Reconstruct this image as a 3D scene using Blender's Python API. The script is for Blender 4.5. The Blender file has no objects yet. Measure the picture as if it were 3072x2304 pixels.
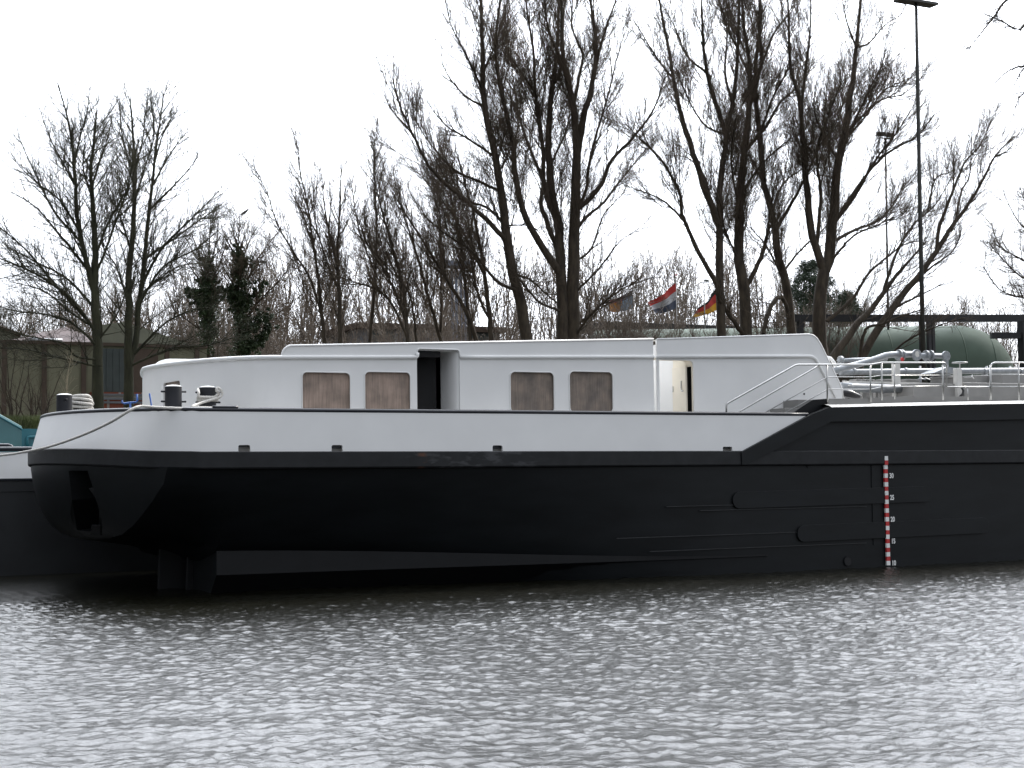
import bpy, bmesh, math, random
import numpy as np
from mathutils import Vector, Matrix
from mathutils.geometry import delaunay_2d_cdt
R = math.radians
rng = np.random.default_rng(7)
random.seed(7)
scene = bpy.context.scene
COL = scene.collection

# ------------------------------------------------------------------ camera
FPX, CAMH, CAMY = 4600.0, 2.15, -27.4          # focal length in photo pixels, eye height, distance to ship side
YAW, ROLL = R(26.8), R(0.75)
PITCH = math.atan(278.0 / FPX)
FWD = Vector((math.sin(YAW) * math.cos(PITCH), math.cos(YAW) * math.cos(PITCH), math.sin(PITCH)))
R0 = Vector((math.cos(YAW), -math.sin(YAW), 0))
U0 = R0.cross(FWD)
CR = R0 * math.cos(ROLL) - U0 * math.sin(ROLL)
CU = R0 * math.sin(ROLL) + U0 * math.cos(ROLL)
CPOS = Vector((0, CAMY, CAMH))
cam = bpy.data.cameras.new("camera")
cam.sensor_width = 36.0
cam.lens = FPX / 3072 * 36.0
cam.clip_start, cam.clip_end = 0.5, 6000
camo = bpy.data.objects.new("camera", cam)
COL.objects.link(camo)
M = Matrix.Identity(4)
for i in range(3):
    M[i][0], M[i][1], M[i][2], M[i][3] = CR[i], CU[i], -FWD[i], CPOS[i]
camo.matrix_world = M
scene.camera = camo

# ------------------------------------------------------------------ light
SUN_EL, SUN_AZ = R(38), YAW + R(50)            # azimuth measured from +Y towards +X
world = bpy.data.worlds.new("World")
scene.world = world
world.use_nodes = True
wt = world.node_tree
wt.nodes.clear()
wo = wt.nodes.new("ShaderNodeOutputWorld")
bg = wt.nodes.new("ShaderNodeBackground")
sky = wt.nodes.new("ShaderNodeTexSky")
sky.sky_type = 'NISHITA'
sky.sun_disc = False
sky.sun_elevation = SUN_EL
sky.sun_rotation = SUN_AZ
sky.air_density, sky.dust_density, sky.ozone_density = 1.0, 1.5, 1.0
# a bright sheet of thin high cloud over the clear sky: brighter overhead than at the horizon (as an overcast is) and
# brighter to the right, with slightly thinner patches and an added bright lobe
def wn(kind, **kw):
    n = wt.nodes.new(kind)
    for k_, v_ in kw.items(): setattr(n, k_, v_)
    return n
L = wt.links.new
tc = wn("ShaderNodeTexCoord")
mp = wn("ShaderNodeMapping"); mp.inputs['Scale'].default_value = (1.2, 1.2, 4.0)
nz = wn("ShaderNodeTexNoise"); nz.inputs['Scale'].default_value = 1.6; nz.inputs['Detail'].default_value = 5
L(tc.outputs['Generated'], mp.inputs[0]); L(mp.outputs[0], nz.inputs['Vector'])
def mrange(src, a, b, c, d):
    r = wn("ShaderNodeMapRange")
    for k_, v_ in zip(('From Min', 'From Max', 'To Min', 'To Max'), (a, b, c, d)): r.inputs[k_].default_value = v_
    L(src, r.inputs[0]); return r.outputs[0]
def wmul(a, b):
    m = wn("ShaderNodeMath", operation='MULTIPLY'); L(a, m.inputs[0]); L(b, m.inputs[1]); return m.outputs[0]
BR_EL, BR_AZ = R(44), YAW + R(7)              # middle of a bright lobe added to brighten the water, apart from the sun
LOBE_DIR = (math.sin(BR_AZ) * math.cos(BR_EL), math.cos(BR_AZ) * math.cos(BR_EL), math.sin(BR_EL))
sepz = wn("ShaderNodeSeparateXYZ"); L(tc.outputs['Generated'], sepz.inputs[0])
dotn = wn("ShaderNodeVectorMath", operation='DOT_PRODUCT'); L(tc.outputs['Generated'], dotn.inputs[0]); dotn.inputs[1].default_value = LOBE_DIR
dotr = wn("ShaderNodeVectorMath", operation='DOT_PRODUCT'); L(tc.outputs['Generated'], dotr.inputs[0]); dotr.inputs[1].default_value = (math.cos(YAW), -math.sin(YAW), 0)
base = wmul(mrange(sepz.outputs[2], 0, 1, 0.38, 1.0), mrange(dotr.outputs['Value'], -1, 1, 0.66, 1.30))
lobe = mrange(dotn.outputs['Value'], 0.50, 1, 0.0, 1.0); lobe = wmul(lobe, lobe)
lob2 = wn("ShaderNodeMath", operation='MULTIPLY_ADD'); L(lobe, lob2.inputs[0]); lob2.inputs[1].default_value = 6.5; L(base, lob2.inputs[2])
lum = wmul(lob2.outputs[0], mrange(nz.outputs[0], 0.3, 0.7, 0.92, 1.08))
cloud = wn("ShaderNodeVectorMath", operation='SCALE'); cloud.inputs[0].default_value = (4.04, 4.2, 4.52)
L(lum, cloud.inputs['Scale'])
mx = wn("ShaderNodeMix", data_type='RGBA')
L(mrange(nz.outputs[0], 0.3, 0.65, 0.86, 0.97), mx.inputs['Factor']); L(sky.outputs[0], mx.inputs['A']); L(cloud.outputs[0], mx.inputs['B'])
L(mx.outputs['Result'], bg.inputs['Color'])
bg.inputs['Strength'].default_value = 0.15
L(bg.outputs[0], wo.inputs[0])
sl = bpy.data.lights.new("sun", 'SUN')
sl.energy, sl.angle, sl.color = 1.5, R(10), (1.0, 0.94, 0.86)
so = bpy.data.objects.new("sun", sl)
COL.objects.link(so)
sd = Vector((math.sin(SUN_AZ) * math.cos(SUN_EL), math.cos(SUN_AZ) * math.cos(SUN_EL), math.sin(SUN_EL)))
so.rotation_euler = sd.to_track_quat('Z', 'Y').to_euler()
so.location = (0, 0, 60)
vs = scene.view_settings
vs.view_transform, vs.look, vs.exposure, vs.gamma, vs.use_curve_mapping = 'Standard', 'None', 1.0, 1.0, False
scene.cycles.use_denoising = True
scene.cycles.max_bounces = 6
scene.cycles.transparent_max_bounces = 4

# ------------------------------------------------------------------ from a photo pixel to a place in the scene
def ray(px, py):
    return FWD * FPX + CR * (px - 1536) + CU * (1152 - py)
def at(px, py, Y):
    d = ray(px, py); return CPOS + d * ((Y - CAMY) / d.y)
def atz(px, py, Z):
    d = ray(px, py); return CPOS + d * ((Z - CAMH) / d.z)
def atd(px, py, D):
    d = ray(px, py); return CPOS + d * (D / FPX)
def sx(px, Y=0.0, py=1250):
    return at(px, py, Y).x
def depth(p):
    return (Vector(p) - CPOS).dot(FWD)

# ------------------------------------------------------------------ materials
def nodes_of(m):
    m.use_nodes = True
    return m.node_tree, m.node_tree.nodes['Principled BSDF']
def mat(name, col, rough=0.5, metal=0.0, var=0.12, scale=3.0, bump=0.0, bscale=60.0, spec=None, stretch=(1, 1, 1), coat=0.0):
    m = bpy.data.materials.new(name)
    nt, b = nodes_of(m)
    b.inputs['Roughness'].default_value = rough
    b.inputs['Metallic'].default_value = metal
    if spec is not None: b.inputs['Specular IOR Level'].default_value = spec
    if coat: b.inputs['Coat Weight'].default_value = coat
    t = nt.nodes.new("ShaderNodeTexCoord")
    p = nt.nodes.new("ShaderNodeMapping"); p.inputs['Scale'].default_value = stretch
    n = nt.nodes.new("ShaderNodeTexNoise"); n.inputs['Scale'].default_value = scale; n.inputs['Detail'].default_value = 6
    r = nt.nodes.new("ShaderNodeMapRange")
    r.inputs['From Min'].default_value, r.inputs['From Max'].default_value = 0.3, 0.7
    r.inputs['To Min'].default_value, r.inputs['To Max'].default_value = 1 - var, 1 + var
    s = nt.nodes.new("ShaderNodeVectorMath"); s.operation = 'SCALE'; s.inputs[0].default_value = col[:3]
    k = nt.links.new
    k(t.outputs['Object'], p.inputs[0]); k(p.outputs[0], n.inputs['Vector']); k(n.outputs[0], r.inputs[0])
    k(r.outputs[0], s.inputs['Scale']); k(s.outputs[0], b.inputs['Base Color'])
    if bump:
        n2 = nt.nodes.new("ShaderNodeTexNoise"); n2.inputs['Scale'].default_value = bscale; n2.inputs['Detail'].default_value = 4
        bp = nt.nodes.new("ShaderNodeBump"); bp.inputs['Strength'].default_value = bump; bp.inputs['Distance'].default_value = 0.02
        k(p.outputs[0], n2.inputs['Vector']); k(n2.outputs[0], bp.inputs['Height']); k(bp.outputs[0], b.inputs['Normal'])
    return m
MT = {}
MT['white'] = mat('white_paint', (0.80, 0.80, 0.79), 0.42, var=0.03, scale=1.2, bump=0.05, bscale=3)
MT['cream'] = mat('cream_paint', (0.80, 0.74, 0.62), 0.5, var=0.03)
MT['hull'] = mat('black_hull_paint', (0.0065, 0.0078, 0.009), 0.45, var=0.3, scale=1.5, bump=0.06, bscale=2.5, spec=0.25, stretch=(0.5, 0.5, 2))
MT['rub'] = mat('rubbing_strake_paint', (0.0135, 0.0145, 0.016), 0.5, var=0.25, scale=4, bump=0.1, bscale=8, spec=0.3)
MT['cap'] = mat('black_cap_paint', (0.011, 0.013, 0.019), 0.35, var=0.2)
MT['skeg'] = mat('grey_plate_paint', (0.0085, 0.009, 0.010), 0.55, var=0.12, spec=0.25)
MT['seam'] = mat('chalky_weld_paint', (0.015, 0.0165, 0.018), 0.5, var=0.5, scale=5)
MT['deckgrey'] = mat('deck_grey_paint', (0.25, 0.245, 0.235), 0.55, var=0.08)
MT['decklight'] = mat('light_deck_paint', (0.6, 0.59, 0.56), 0.5, var=0.08)
MT['galv'] = mat('galvanised_steel', (0.26, 0.275, 0.29), 0.38, metal=0.35, var=0.18, scale=9, bump=0.05)
MT['steel'] = mat('stainless_steel', (0.42, 0.42, 0.41), 0.28, metal=0.9, var=0.1, scale=10)
MT['bollard'] = mat('bollard_paint', (0.007, 0.008, 0.012), 0.6, var=0.2, bump=0.05)
MT['bollardlit'] = mat('bollard_cap_sunlit', (0.75, 0.75, 0.75), 0.5, var=0.06)  # sunlit bollard top put into the cap's colour
MT['rope'] = mat('rope_fibre', (0.60, 0.58, 0.54), 0.9, var=0.25, scale=40, bump=0.6, bscale=90)
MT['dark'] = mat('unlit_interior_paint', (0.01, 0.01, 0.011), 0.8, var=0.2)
MT['red'] = mat('red_paint', (0.50, 0.03, 0.03), 0.5, var=0.08)
MT['markwhite'] = mat('mark_white_paint', (0.82, 0.82, 0.80), 0.5, var=0.05)
MT['tarp'] = mat('black_rubber', (0.012, 0.012, 0.013), 0.3, var=0.2, bump=0.2, bscale=12)
MT['blue'] = mat('blue_paint', (0.02, 0.09, 0.32), 0.45, var=0.1)
MT['teal'] = mat('teal_paint', (0.015, 0.125, 0.155), 0.4, var=0.08, scale=2)
MT['bark'] = mat('bark', (0.052, 0.040, 0.027), 0.95, var=0.45, scale=6, bump=0.9, bscale=22, stretch=(1, 1, 0.3))
MT['mossbark'] = mat('mossy_bark', (0.036, 0.036, 0.019), 0.95, var=0.5, scale=4, bump=0.8, bscale=20, stretch=(1, 1, 0.3))
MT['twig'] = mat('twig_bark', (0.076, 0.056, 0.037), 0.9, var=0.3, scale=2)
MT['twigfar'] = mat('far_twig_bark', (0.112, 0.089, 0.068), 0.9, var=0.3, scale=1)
MT['mosstwig'] = mat('mossy_twig_bark', (0.048, 0.045, 0.027), 0.9, var=0.3, scale=2)
MT['palestem'] = mat('pale_stem_bark', (0.38, 0.32, 0.22), 0.9, var=0.2)
MT['ivy'] = mat('ivy_leaf', (0.035, 0.058, 0.022), 0.5, var=0.5, scale=1.5)
MT['pine'] = mat('pine_needle', (0.035, 0.055, 0.03), 0.7, var=0.4, scale=1)
MT['grass'] = mat('grass_blade', (0.080, 0.10, 0.028), 0.7, var=0.5, scale=1.2)
MT['drygrass'] = mat('dry_stalk', (0.20, 0.15, 0.09), 0.8, var=0.5, scale=1.2)
MT['soil'] = mat('bank_soil', (0.075, 0.062, 0.036), 0.95, var=0.5, scale=1.3, bump=0.8, bscale=6)
MT['gantry'] = mat('gantry_steel', (0.020, 0.020, 0.022), 0.5, var=0.2)
MT['tank'] = mat('green_tank_paint', (0.075, 0.112, 0.08), 0.75, var=0.1, scale=1.2, bump=0.04, bscale=5)
MT['mast'] = mat('mast_steel', (0.055, 0.055, 0.05), 0.5, metal=0.3, var=0.15)
MT['lampglass'] = mat('lamp_housing_paint', (0.11, 0.11, 0.10), 0.4, var=0.1)
MT['pole'] = mat('flagpole_paint', (0.30, 0.30, 0.30), 0.5)
MT['flagred'] = mat('flag_red_cloth', (0.42, 0.035, 0.03), 0.85, var=0.08)
MT['flagwhite'] = mat('flag_white_cloth', (0.40, 0.40, 0.41), 0.85, var=0.05)
MT['flagblue'] = mat('flag_blue_cloth', (0.06, 0.07, 0.10), 0.85, var=0.08)
MT['flagblack'] = mat('flag_black_cloth', (0.012, 0.012, 0.012), 0.85, var=0.08)
MT['flagyellow'] = mat('flag_yellow_cloth', (0.60, 0.31, 0.02), 0.85, var=0.08)
MT['flagorange'] = mat('flag_orange_cloth', (0.42, 0.17, 0.03), 0.85, var=0.08)
MT['flagpale'] = mat('flag_pale_blue_cloth', (0.18, 0.25, 0.32), 0.85, var=0.08)
MT['flagmaroon'] = mat('flag_maroon_cloth', (0.20, 0.03, 0.05), 0.85, var=0.08)
MT['shedwall'] = mat('shed_cladding', (0.18, 0.175, 0.115), 0.7, var=0.12, scale=1.5)
MT['shedgable'] = mat('shed_gable_cladding', (0.20, 0.205, 0.15), 0.7, var=0.1)
MT['shedroof'] = mat('shed_roof_tiles', (0.045, 0.020, 0.016), 0.85, var=0.3, scale=6)
MT['shedtrim'] = mat('shed_fascia_paint', (0.075, 0.05, 0.034), 0.7, var=0.15)
MT['gutter'] = mat('gutter_zinc', (0.5, 0.52, 0.55), 0.4, metal=0.3)
MT['sheddoor'] = mat('shed_door_paint', (0.045, 0.058, 0.055), 0.5, var=0.15)
MT['greywall'] = mat('grey_render', (0.15, 0.155, 0.165), 0.8, var=0.08)
MT['feather'] = mat('black_feather', (0.012, 0.012, 0.014), 0.6, var=0.2)

def strake_mat():
    """strake paint with a scuffed, rusty stretch of its own between two bollards' berths"""
    m = MT['rub']; nt = m.node_tree; b = nt.nodes['Principled BSDF']; k = nt.links.new
    old = b.inputs['Base Color'].links[0].from_socket
    t = nt.nodes.new("ShaderNodeTexCoord"); p = nt.nodes.new("ShaderNodeMapping"); p.inputs['Scale'].default_value = (1.5, 1, 4.5)
    n = nt.nodes.new("ShaderNodeTexNoise"); n.inputs['Scale'].default_value = 2.2; n.inputs['Detail'].default_value = 8
    r = nt.nodes.new("ShaderNodeMapRange"); r.interpolation_type = 'SMOOTHSTEP'
    for kk, vv in zip(('From Min', 'From Max', 'To Min', 'To Max'), (0.47, 0.66, 0, 1)): r.inputs[kk].default_value = vv
    sp = nt.nodes.new("ShaderNodeSeparateXYZ"); k(t.outputs['Object'], sp.inputs[0])
    def band(a, c, d, e):
        q = []
        for lo, hi, u, v in ((a, c, 0, 1), (d, e, 1, 0)):
            mr = nt.nodes.new("ShaderNodeMapRange"); mr.interpolation_type = 'SMOOTHSTEP'
            for kk, vv in zip(('From Min', 'From Max', 'To Min', 'To Max'), (lo, hi, u, v)): mr.inputs[kk].default_value = vv
            k(sp.outputs[0], mr.inputs[0]); q.append(mr.outputs[0])
        mm = nt.nodes.new("ShaderNodeMath"); mm.operation = 'MULTIPLY'; k(q[0], mm.inputs[0]); k(q[1], mm.inputs[1]); return mm.outputs[0]
    x0, x1, xr = sx(1245, py=1370) - 16, sx(1640, py=1370) - 16, sx(1262, py=1375) - 16
    mul = nt.nodes.new("ShaderNodeMath"); mul.operation = 'MULTIPLY'; k(r.outputs[0], mul.inputs[0]); k(band(x0 - .5, x0 + .3, x1 - .8, x1 + .2), mul.inputs[1])
    m1 = nt.nodes.new("ShaderNodeMix"); m1.data_type = 'RGBA'; m1.inputs['B'].default_value = (0.046, 0.047, 0.050, 1); k(mul.outputs[0], m1.inputs['Factor']); k(old, m1.inputs['A'])
    r2 = nt.nodes.new("ShaderNodeMapRange")
    for kk, vv in zip(('From Min', 'From Max', 'To Min', 'To Max'), (0.42, 0.6, 0, .8)): r2.inputs[kk].default_value = vv
    k(n.outputs[0], r2.inputs[0])
    mu2 = nt.nodes.new("ShaderNodeMath"); mu2.operation = 'MULTIPLY'; k(r2.outputs[0], mu2.inputs[0]); k(band(xr - .12, xr - .02, xr + .02, xr + .14), mu2.inputs[1])
    m2 = nt.nodes.new("ShaderNodeMix"); m2.data_type = 'RGBA'; m2.inputs['B'].default_value = (0.11, 0.045, 0.022, 1); k(mu2.outputs[0], m2.inputs['Factor']); k(m1.outputs['Result'], m2.inputs['A'])
    k(t.outputs['Object'], p.inputs[0]); k(p.outputs[0], n.inputs['Vector']); k(n.outputs[0], r.inputs[0]); k(m2.outputs['Result'], b.inputs['Base Color'])
strake_mat()

def brick_mat():
    m = bpy.data.materials.new('brickwork'); nt, b = nodes_of(m)
    t = nt.nodes.new("ShaderNodeTexCoord"); p = nt.nodes.new("ShaderNodeMapping"); p.inputs['Rotation'].default_value = (R(90), 0, 0)
    br = nt.nodes.new("ShaderNodeTexBrick"); br.inputs['Scale'].default_value = 1.0
    br.inputs['Color1'].default_value = (0.26, 0.075, 0.04, 1); br.inputs['Color2'].default_value = (0.17, 0.05, 0.03, 1); br.inputs['Mortar'].default_value = (0.3, 0.28, 0.25, 1)
    br.inputs['Brick Width'].default_value = 0.9; br.inputs['Row Height'].default_value = 0.5; br.inputs['Mortar Size'].default_value = 0.05
    nt.links.new(t.outputs['Object'], p.inputs[0]); nt.links.new(p.outputs[0], br.inputs['Vector']); nt.links.new(br.outputs[0], b.inputs['Base Color'])
    b.inputs['Roughness'].default_value = 0.9
    return m
MT['brick'] = brick_mat()

def board_mat(name, col, dark):
    m = bpy.data.materials.new(name); nt, b = nodes_of(m); k = nt.links.new
    t = nt.nodes.new("ShaderNodeTexCoord")
    p = nt.nodes.new("ShaderNodeMapping"); p.inputs['Scale'].default_value = (22, 22, 1.1)
    n = nt.nodes.new("ShaderNodeTexNoise"); n.inputs['Scale'].default_value = 2.0; n.inputs['Detail'].default_value = 8; n.inputs['Roughness'].default_value = 0.65
    n2 = nt.nodes.new("ShaderNodeTexNoise"); n2.inputs['Scale'].default_value = 2.6; n2.inputs['Detail'].default_value = 5
    r1 = nt.nodes.new("ShaderNodeMapRange"); r1.inputs['From Min'].default_value, r1.inputs['From Max'].default_value = 0.3, 0.7; r1.inputs['To Min'].default_value, r1.inputs['To Max'].default_value = 0.72, 1.2
    r2 = nt.nodes.new("ShaderNodeMapRange"); r2.inputs['From Min'].default_value, r2.inputs['From Max'].default_value = 0.35, 0.65
    mx = nt.nodes.new("ShaderNodeMix"); mx.data_type = 'RGBA'; mx.inputs['A'].default_value = (*dark, 1); mx.inputs['B'].default_value = (*col, 1)
    s = nt.nodes.new("ShaderNodeVectorMath"); s.operation = 'SCALE'
    k(t.outputs['Object'], p.inputs[0]); k(p.outputs[0], n.inputs['Vector']); k(t.outputs['Object'], n2.inputs['Vector'])
    k(n.outputs[0], r1.inputs[0]); k(n2.outputs[0], r2.inputs[0]); k(r2.outputs[0], mx.inputs['Factor']); k(mx.outputs['Result'], s.inputs[0]); k(r1.outputs[0], s.inputs['Scale'])
    k(s.outputs[0], b.inputs['Base Color']); b.inputs['Roughness'].default_value = 0.75
    return m
MT['board'] = board_mat('plywood', (0.385, 0.29, 0.235), (0.235, 0.185, 0.152))
MT['boarddark'] = board_mat('weathered_plywood', (0.265, 0.212, 0.172), (0.145, 0.123, 0.108))

def water_mat():
    m = bpy.data.materials.new('canal_water'); nt, b = nodes_of(m); k = nt.links.new
    b.inputs['Base Color'].default_value = (0.006, 0.006, 0.0035, 1)
    b.inputs['Roughness'].default_value = 0.25
    b.inputs['IOR'].default_value = 1.33
    t = nt.nodes.new("ShaderNodeTexCoord")
    out = None
    sp = nt.nodes.new("ShaderNodeSeparateXYZ"); k(t.outputs['Object'], sp.inputs[0])
    lee = nt.nodes.new("ShaderNodeMapRange")              # calmer in the lee close to the hulls
    for kk, vv in zip(('From Min', 'From Max', 'To Min', 'To Max'), (-3.5, -0.3, 1.0, 0.85)): lee.inputs[kk].default_value = vv
    k(sp.outputs[1], lee.inputs[0])
    for i, (sc, st, rot, dist) in enumerate(((9.0, 1.0, 8, 0.012), (24.0, 1.0, 12, 0.006))):
        p = nt.nodes.new("ShaderNodeMapping"); p.inputs['Scale'].default_value = (1.0, 1.0, 1.0); p.inputs['Rotation'].default_value = (0, 0, R(rot))
        n = nt.nodes.new("ShaderNodeTexNoise"); n.inputs['Scale'].default_value = sc; n.inputs['Detail'].default_value = 3; n.inputs['Distortion'].default_value = 0.8
        bp = nt.nodes.new("ShaderNodeBump"); bp.inputs['Strength'].default_value = st; bp.inputs['Distance'].default_value = dist; k(lee.outputs[0], bp.inputs['Strength'])
        k(t.outputs['Object'], p.inputs[0]); k(p.outputs[0], n.inputs['Vector']); k(n.outputs[0], bp.inputs['Height'])
        if out is not None: k(out, bp.inputs['Normal'])
        out = bp.outputs[0]
    k(out, b.inputs['Normal'])
    return m
MT['water'] = water_mat()

# ------------------------------------------------------------------ objects
def link(name, me, material, parent=None, smooth=False):
    o = bpy.data.objects.new(name, me)
    COL.objects.link(o)
    for mm in (material if isinstance(material, (list, tuple)) else [material]): me.materials.append(mm)
    if parent is not None:
        root = parent
        while root.parent: root = root.parent
        me.transform(Matrix.Translation(-root.location))
        o.parent = parent
    if smooth is not False:
        n = len(me.polygons)
        me.polygons.foreach_set('use_smooth', np.ones(n, dtype=bool))
        if smooth is not True: me.set_sharp_from_angle(angle=R(smooth))
    return o
def thing(name, label, cat, loc, group=None):
    o = bpy.data.objects.new(name, None); COL.objects.link(o)
    o.empty_display_size = 0.3
    o.location = loc
    return tag(o, label, cat, group)
def tag(o, label, cat, group=None):
    o['label'] = label; o['category'] = cat
    if group: o['group'] = group
    return o
def structure(o, kind='structure'):
    o['kind'] = kind; return o

class MB:
    """collects shapes as vertex and face lists"""
    def __init__(s): s.v = []; s.f = []; s.mi = []; s.n = 0
    def add(s, v, f, mi=0):
        v = np.asarray(v, dtype=float).reshape(-1, 3)
        s.v.append(v); s.f += [[i + s.n for i in q] for q in f]; s.mi += [mi] * len(f); s.n += len(v)
        return s
    def box(s, a, b, mi=0):
        (x0, y0, z0), (x1, y1, z1) = a, b
        v = [(x, y, z) for x in (x0, x1) for y in (y0, y1) for z in (z0, z1)]
        return s.add(v, [(0, 1, 3, 2), (4, 6, 7, 5), (0, 4, 5, 1), (2, 3, 7, 6), (0, 2, 6, 4), (1, 5, 7, 3)], mi)
    def tube(s, pts, r, sides=10, caps=True, mi=0):
        pts = np.array([tuple(p) for p in pts], dtype=float)
        P = len(pts)
        rad = np.full(P, r) if np.isscalar(r) else np.asarray(r, float)
        t = np.gradient(pts, axis=0)
        t /= np.linalg.norm(t, axis=1)[:, None] + 1e-12
        u = np.cross(t[0], (0.31, 0.17, 0.93)); 
        if np.linalg.norm(u) < 0.1: u = np.cross(t[0], (1, 0, 0))
        u /= np.linalg.norm(u)
        v = []
        for i in range(P):
            u = u - t[i] * np.dot(u, t[i]); u /= np.linalg.norm(u) + 1e-12
            w = np.cross(t[i], u)
            for kk in range(sides):
                a = 2 * math.pi * kk / sides
                v.append(pts[i] + rad[i] * (math.cos(a) * u + math.sin(a) * w))
        f = [(i * sides + k2, i * sides + (k2 + 1) % sides, (i + 1) * sides + (k2 + 1) % sides, (i + 1) * sides + k2) for i in range(P - 1) for k2 in range(sides)]
        if caps:
            f.append(tuple(reversed(range(sides)))); f.append(tuple((P - 1) * sides + k2 for k2 in range(sides)))
        return s.add(v, f, mi)
    def lathe(s, c, prof, sides=24, axis=(0, 0, 1), mi=0):
        """prof: list of (radius, along); closed at both ends"""
        a = Vector(axis).normalized(); u = a.orthogonal().normalized(); w = a.cross(u); c = Vector(c)
        v = [c + a * h + (u * math.cos(2 * math.pi * k / sides) + w * math.sin(2 * math.pi * k / sides)) * max(r, 1e-4) for r, h in prof for k in range(sides)]
        n = len(prof)
        f = [(i * sides + k, i * sides + (k + 1) % sides, (i + 1) * sides + (k + 1) % sides, (i + 1) * sides + k) for i in range(n - 1) for k in range(sides)]
        f += [tuple(reversed(range(sides))), tuple((n - 1) * sides + k for k in range(sides))]
        return s.add([tuple(q) for q in v], f, mi)
    def grid(s, P, mi=0, close=False):
        """P: rows x cols x 3"""
        P = np.asarray(P, float); r, c = P.shape[:2]
        f = [(i * c + j, i * c + j + 1, (i + 1) * c + j + 1, (i + 1) * c + j) for i in range(r - 1) for j in range(c - 1)]
        if close: f += [(i * c + c - 1, i * c, (i + 1) * c, (i + 1) * c + c - 1) for i in range(r - 1)]
        return s.add(P.reshape(-1, 3), f, mi)
    def mesh(s, name):
        me = bpy.data.meshes.new(name)
        me.from_pydata([tuple(q) for q in np.concatenate(s.v)], [], s.f)
        if any(s.mi): me.polygons.foreach_set('material_index', s.mi)
        me.validate(); me.update()
        return me
    def build(s, name, material, parent=None, smooth=False, bevel=0.0, recalc=True):
        me = s.mesh(name)
        if recalc:
            bm = bmesh.new(); bm.from_mesh(me); bmesh.ops.recalc_face_normals(bm, faces=bm.faces); bm.to_mesh(me); bm.free()
        o = link(name, me, material, parent, smooth)
        if bevel:
            b = o.modifiers.new('bevel', 'BEVEL'); b.width = bevel; b.segments = 2; b.limit_method = 'ANGLE'; b.angle_limit = R(40)
        return o

def rrect(x0, z0, x1, z1, r, n=6):
    out = []
    for cx, cz, a0 in ((x1 - r, z0 + r, -90), (x1 - r, z1 - r, 0), (x0 + r, z1 - r, 90), (x0 + r, z0 + r, 180)):
        for i in range(n + 1):
            a = R(a0 + 90 * i / n); out.append((cx + r * math.cos(a), cz + r * math.sin(a)))
    return out
def inside(poly, x, y):
    c = False; n = len(poly); j = n - 1
    for i in range(n):
        xi, yi = poly[i]; xj, yj = poly[j]
        if (yi > y) != (yj > y) and x < (xj - xi) * (y - yi) / (yj - yi) + xi: c = not c
        j = i
    return c
def densify(poly, res):
    out = []
    for i in range(len(poly)):
        a, b = poly[i], poly[(i + 1) % len(poly)]
        n = max(1, int(math.hypot(b[0] - a[0], b[1] - a[1]) / res))
        for k in range(n): out.append((a[0] + (b[0] - a[0]) * k / n, a[1] + (b[1] - a[1]) * k / n))
    return out
def panel(outer, holes, thick, fmap, res=0.4):
    """a plate with holes: 2D outline -> (MB); fmap(s, z, d) places a point at depth d behind the face"""
    outer = densify(outer, res)
    vs, es = [], []
    for poly in [outer] + holes:
        b = len(vs); vs += [Vector(p) for p in poly]
        es += [(b + i, b + (i + 1) % len(poly)) for i in range(len(poly))]
    xs = [p[0] for p in outer]; zs = [p[1] for p in outer]
    x = min(xs) + res * 0.5
    while x < max(xs):
        z = min(zs) + res * 0.5
        while z < max(zs):
            if inside(outer, x, z) and not any(inside(h, x, z) for h in holes): vs.append(Vector((x, z)))
            z += res
        x += res
    vo, eo, fo, *_ = delaunay_2d_cdt(vs, es, [], 0, 1e-6)
    tris = []
    for f in fo:
        cx = sum(vo[i][0] for i in f) / 3; cz = sum(vo[i][1] for i in f) / 3
        if inside(outer, cx, cz) and not any(inside(h, cx, cz) for h in holes): tris.append(tuple(f))
    n = len(vo)
    V = [tuple(fmap(p[0], p[1], 0.0)) for p in vo]
    F = list(tris)
    if thick:
        V += [tuple(fmap(p[0], p[1], thick)) for p in vo]
        F += [tuple(i + n for i in reversed(t)) for t in tris]
        cnt = {}
        for t in tris:
            for a, b in ((t[0], t[1]), (t[1], t[2]), (t[2], t[0])): cnt[(a, b)] = 1
        for (a, b) in cnt:
            if (b, a) not in cnt: F.append((b, a, a + n, b + n))
    return MB().add(V, F)
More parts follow.
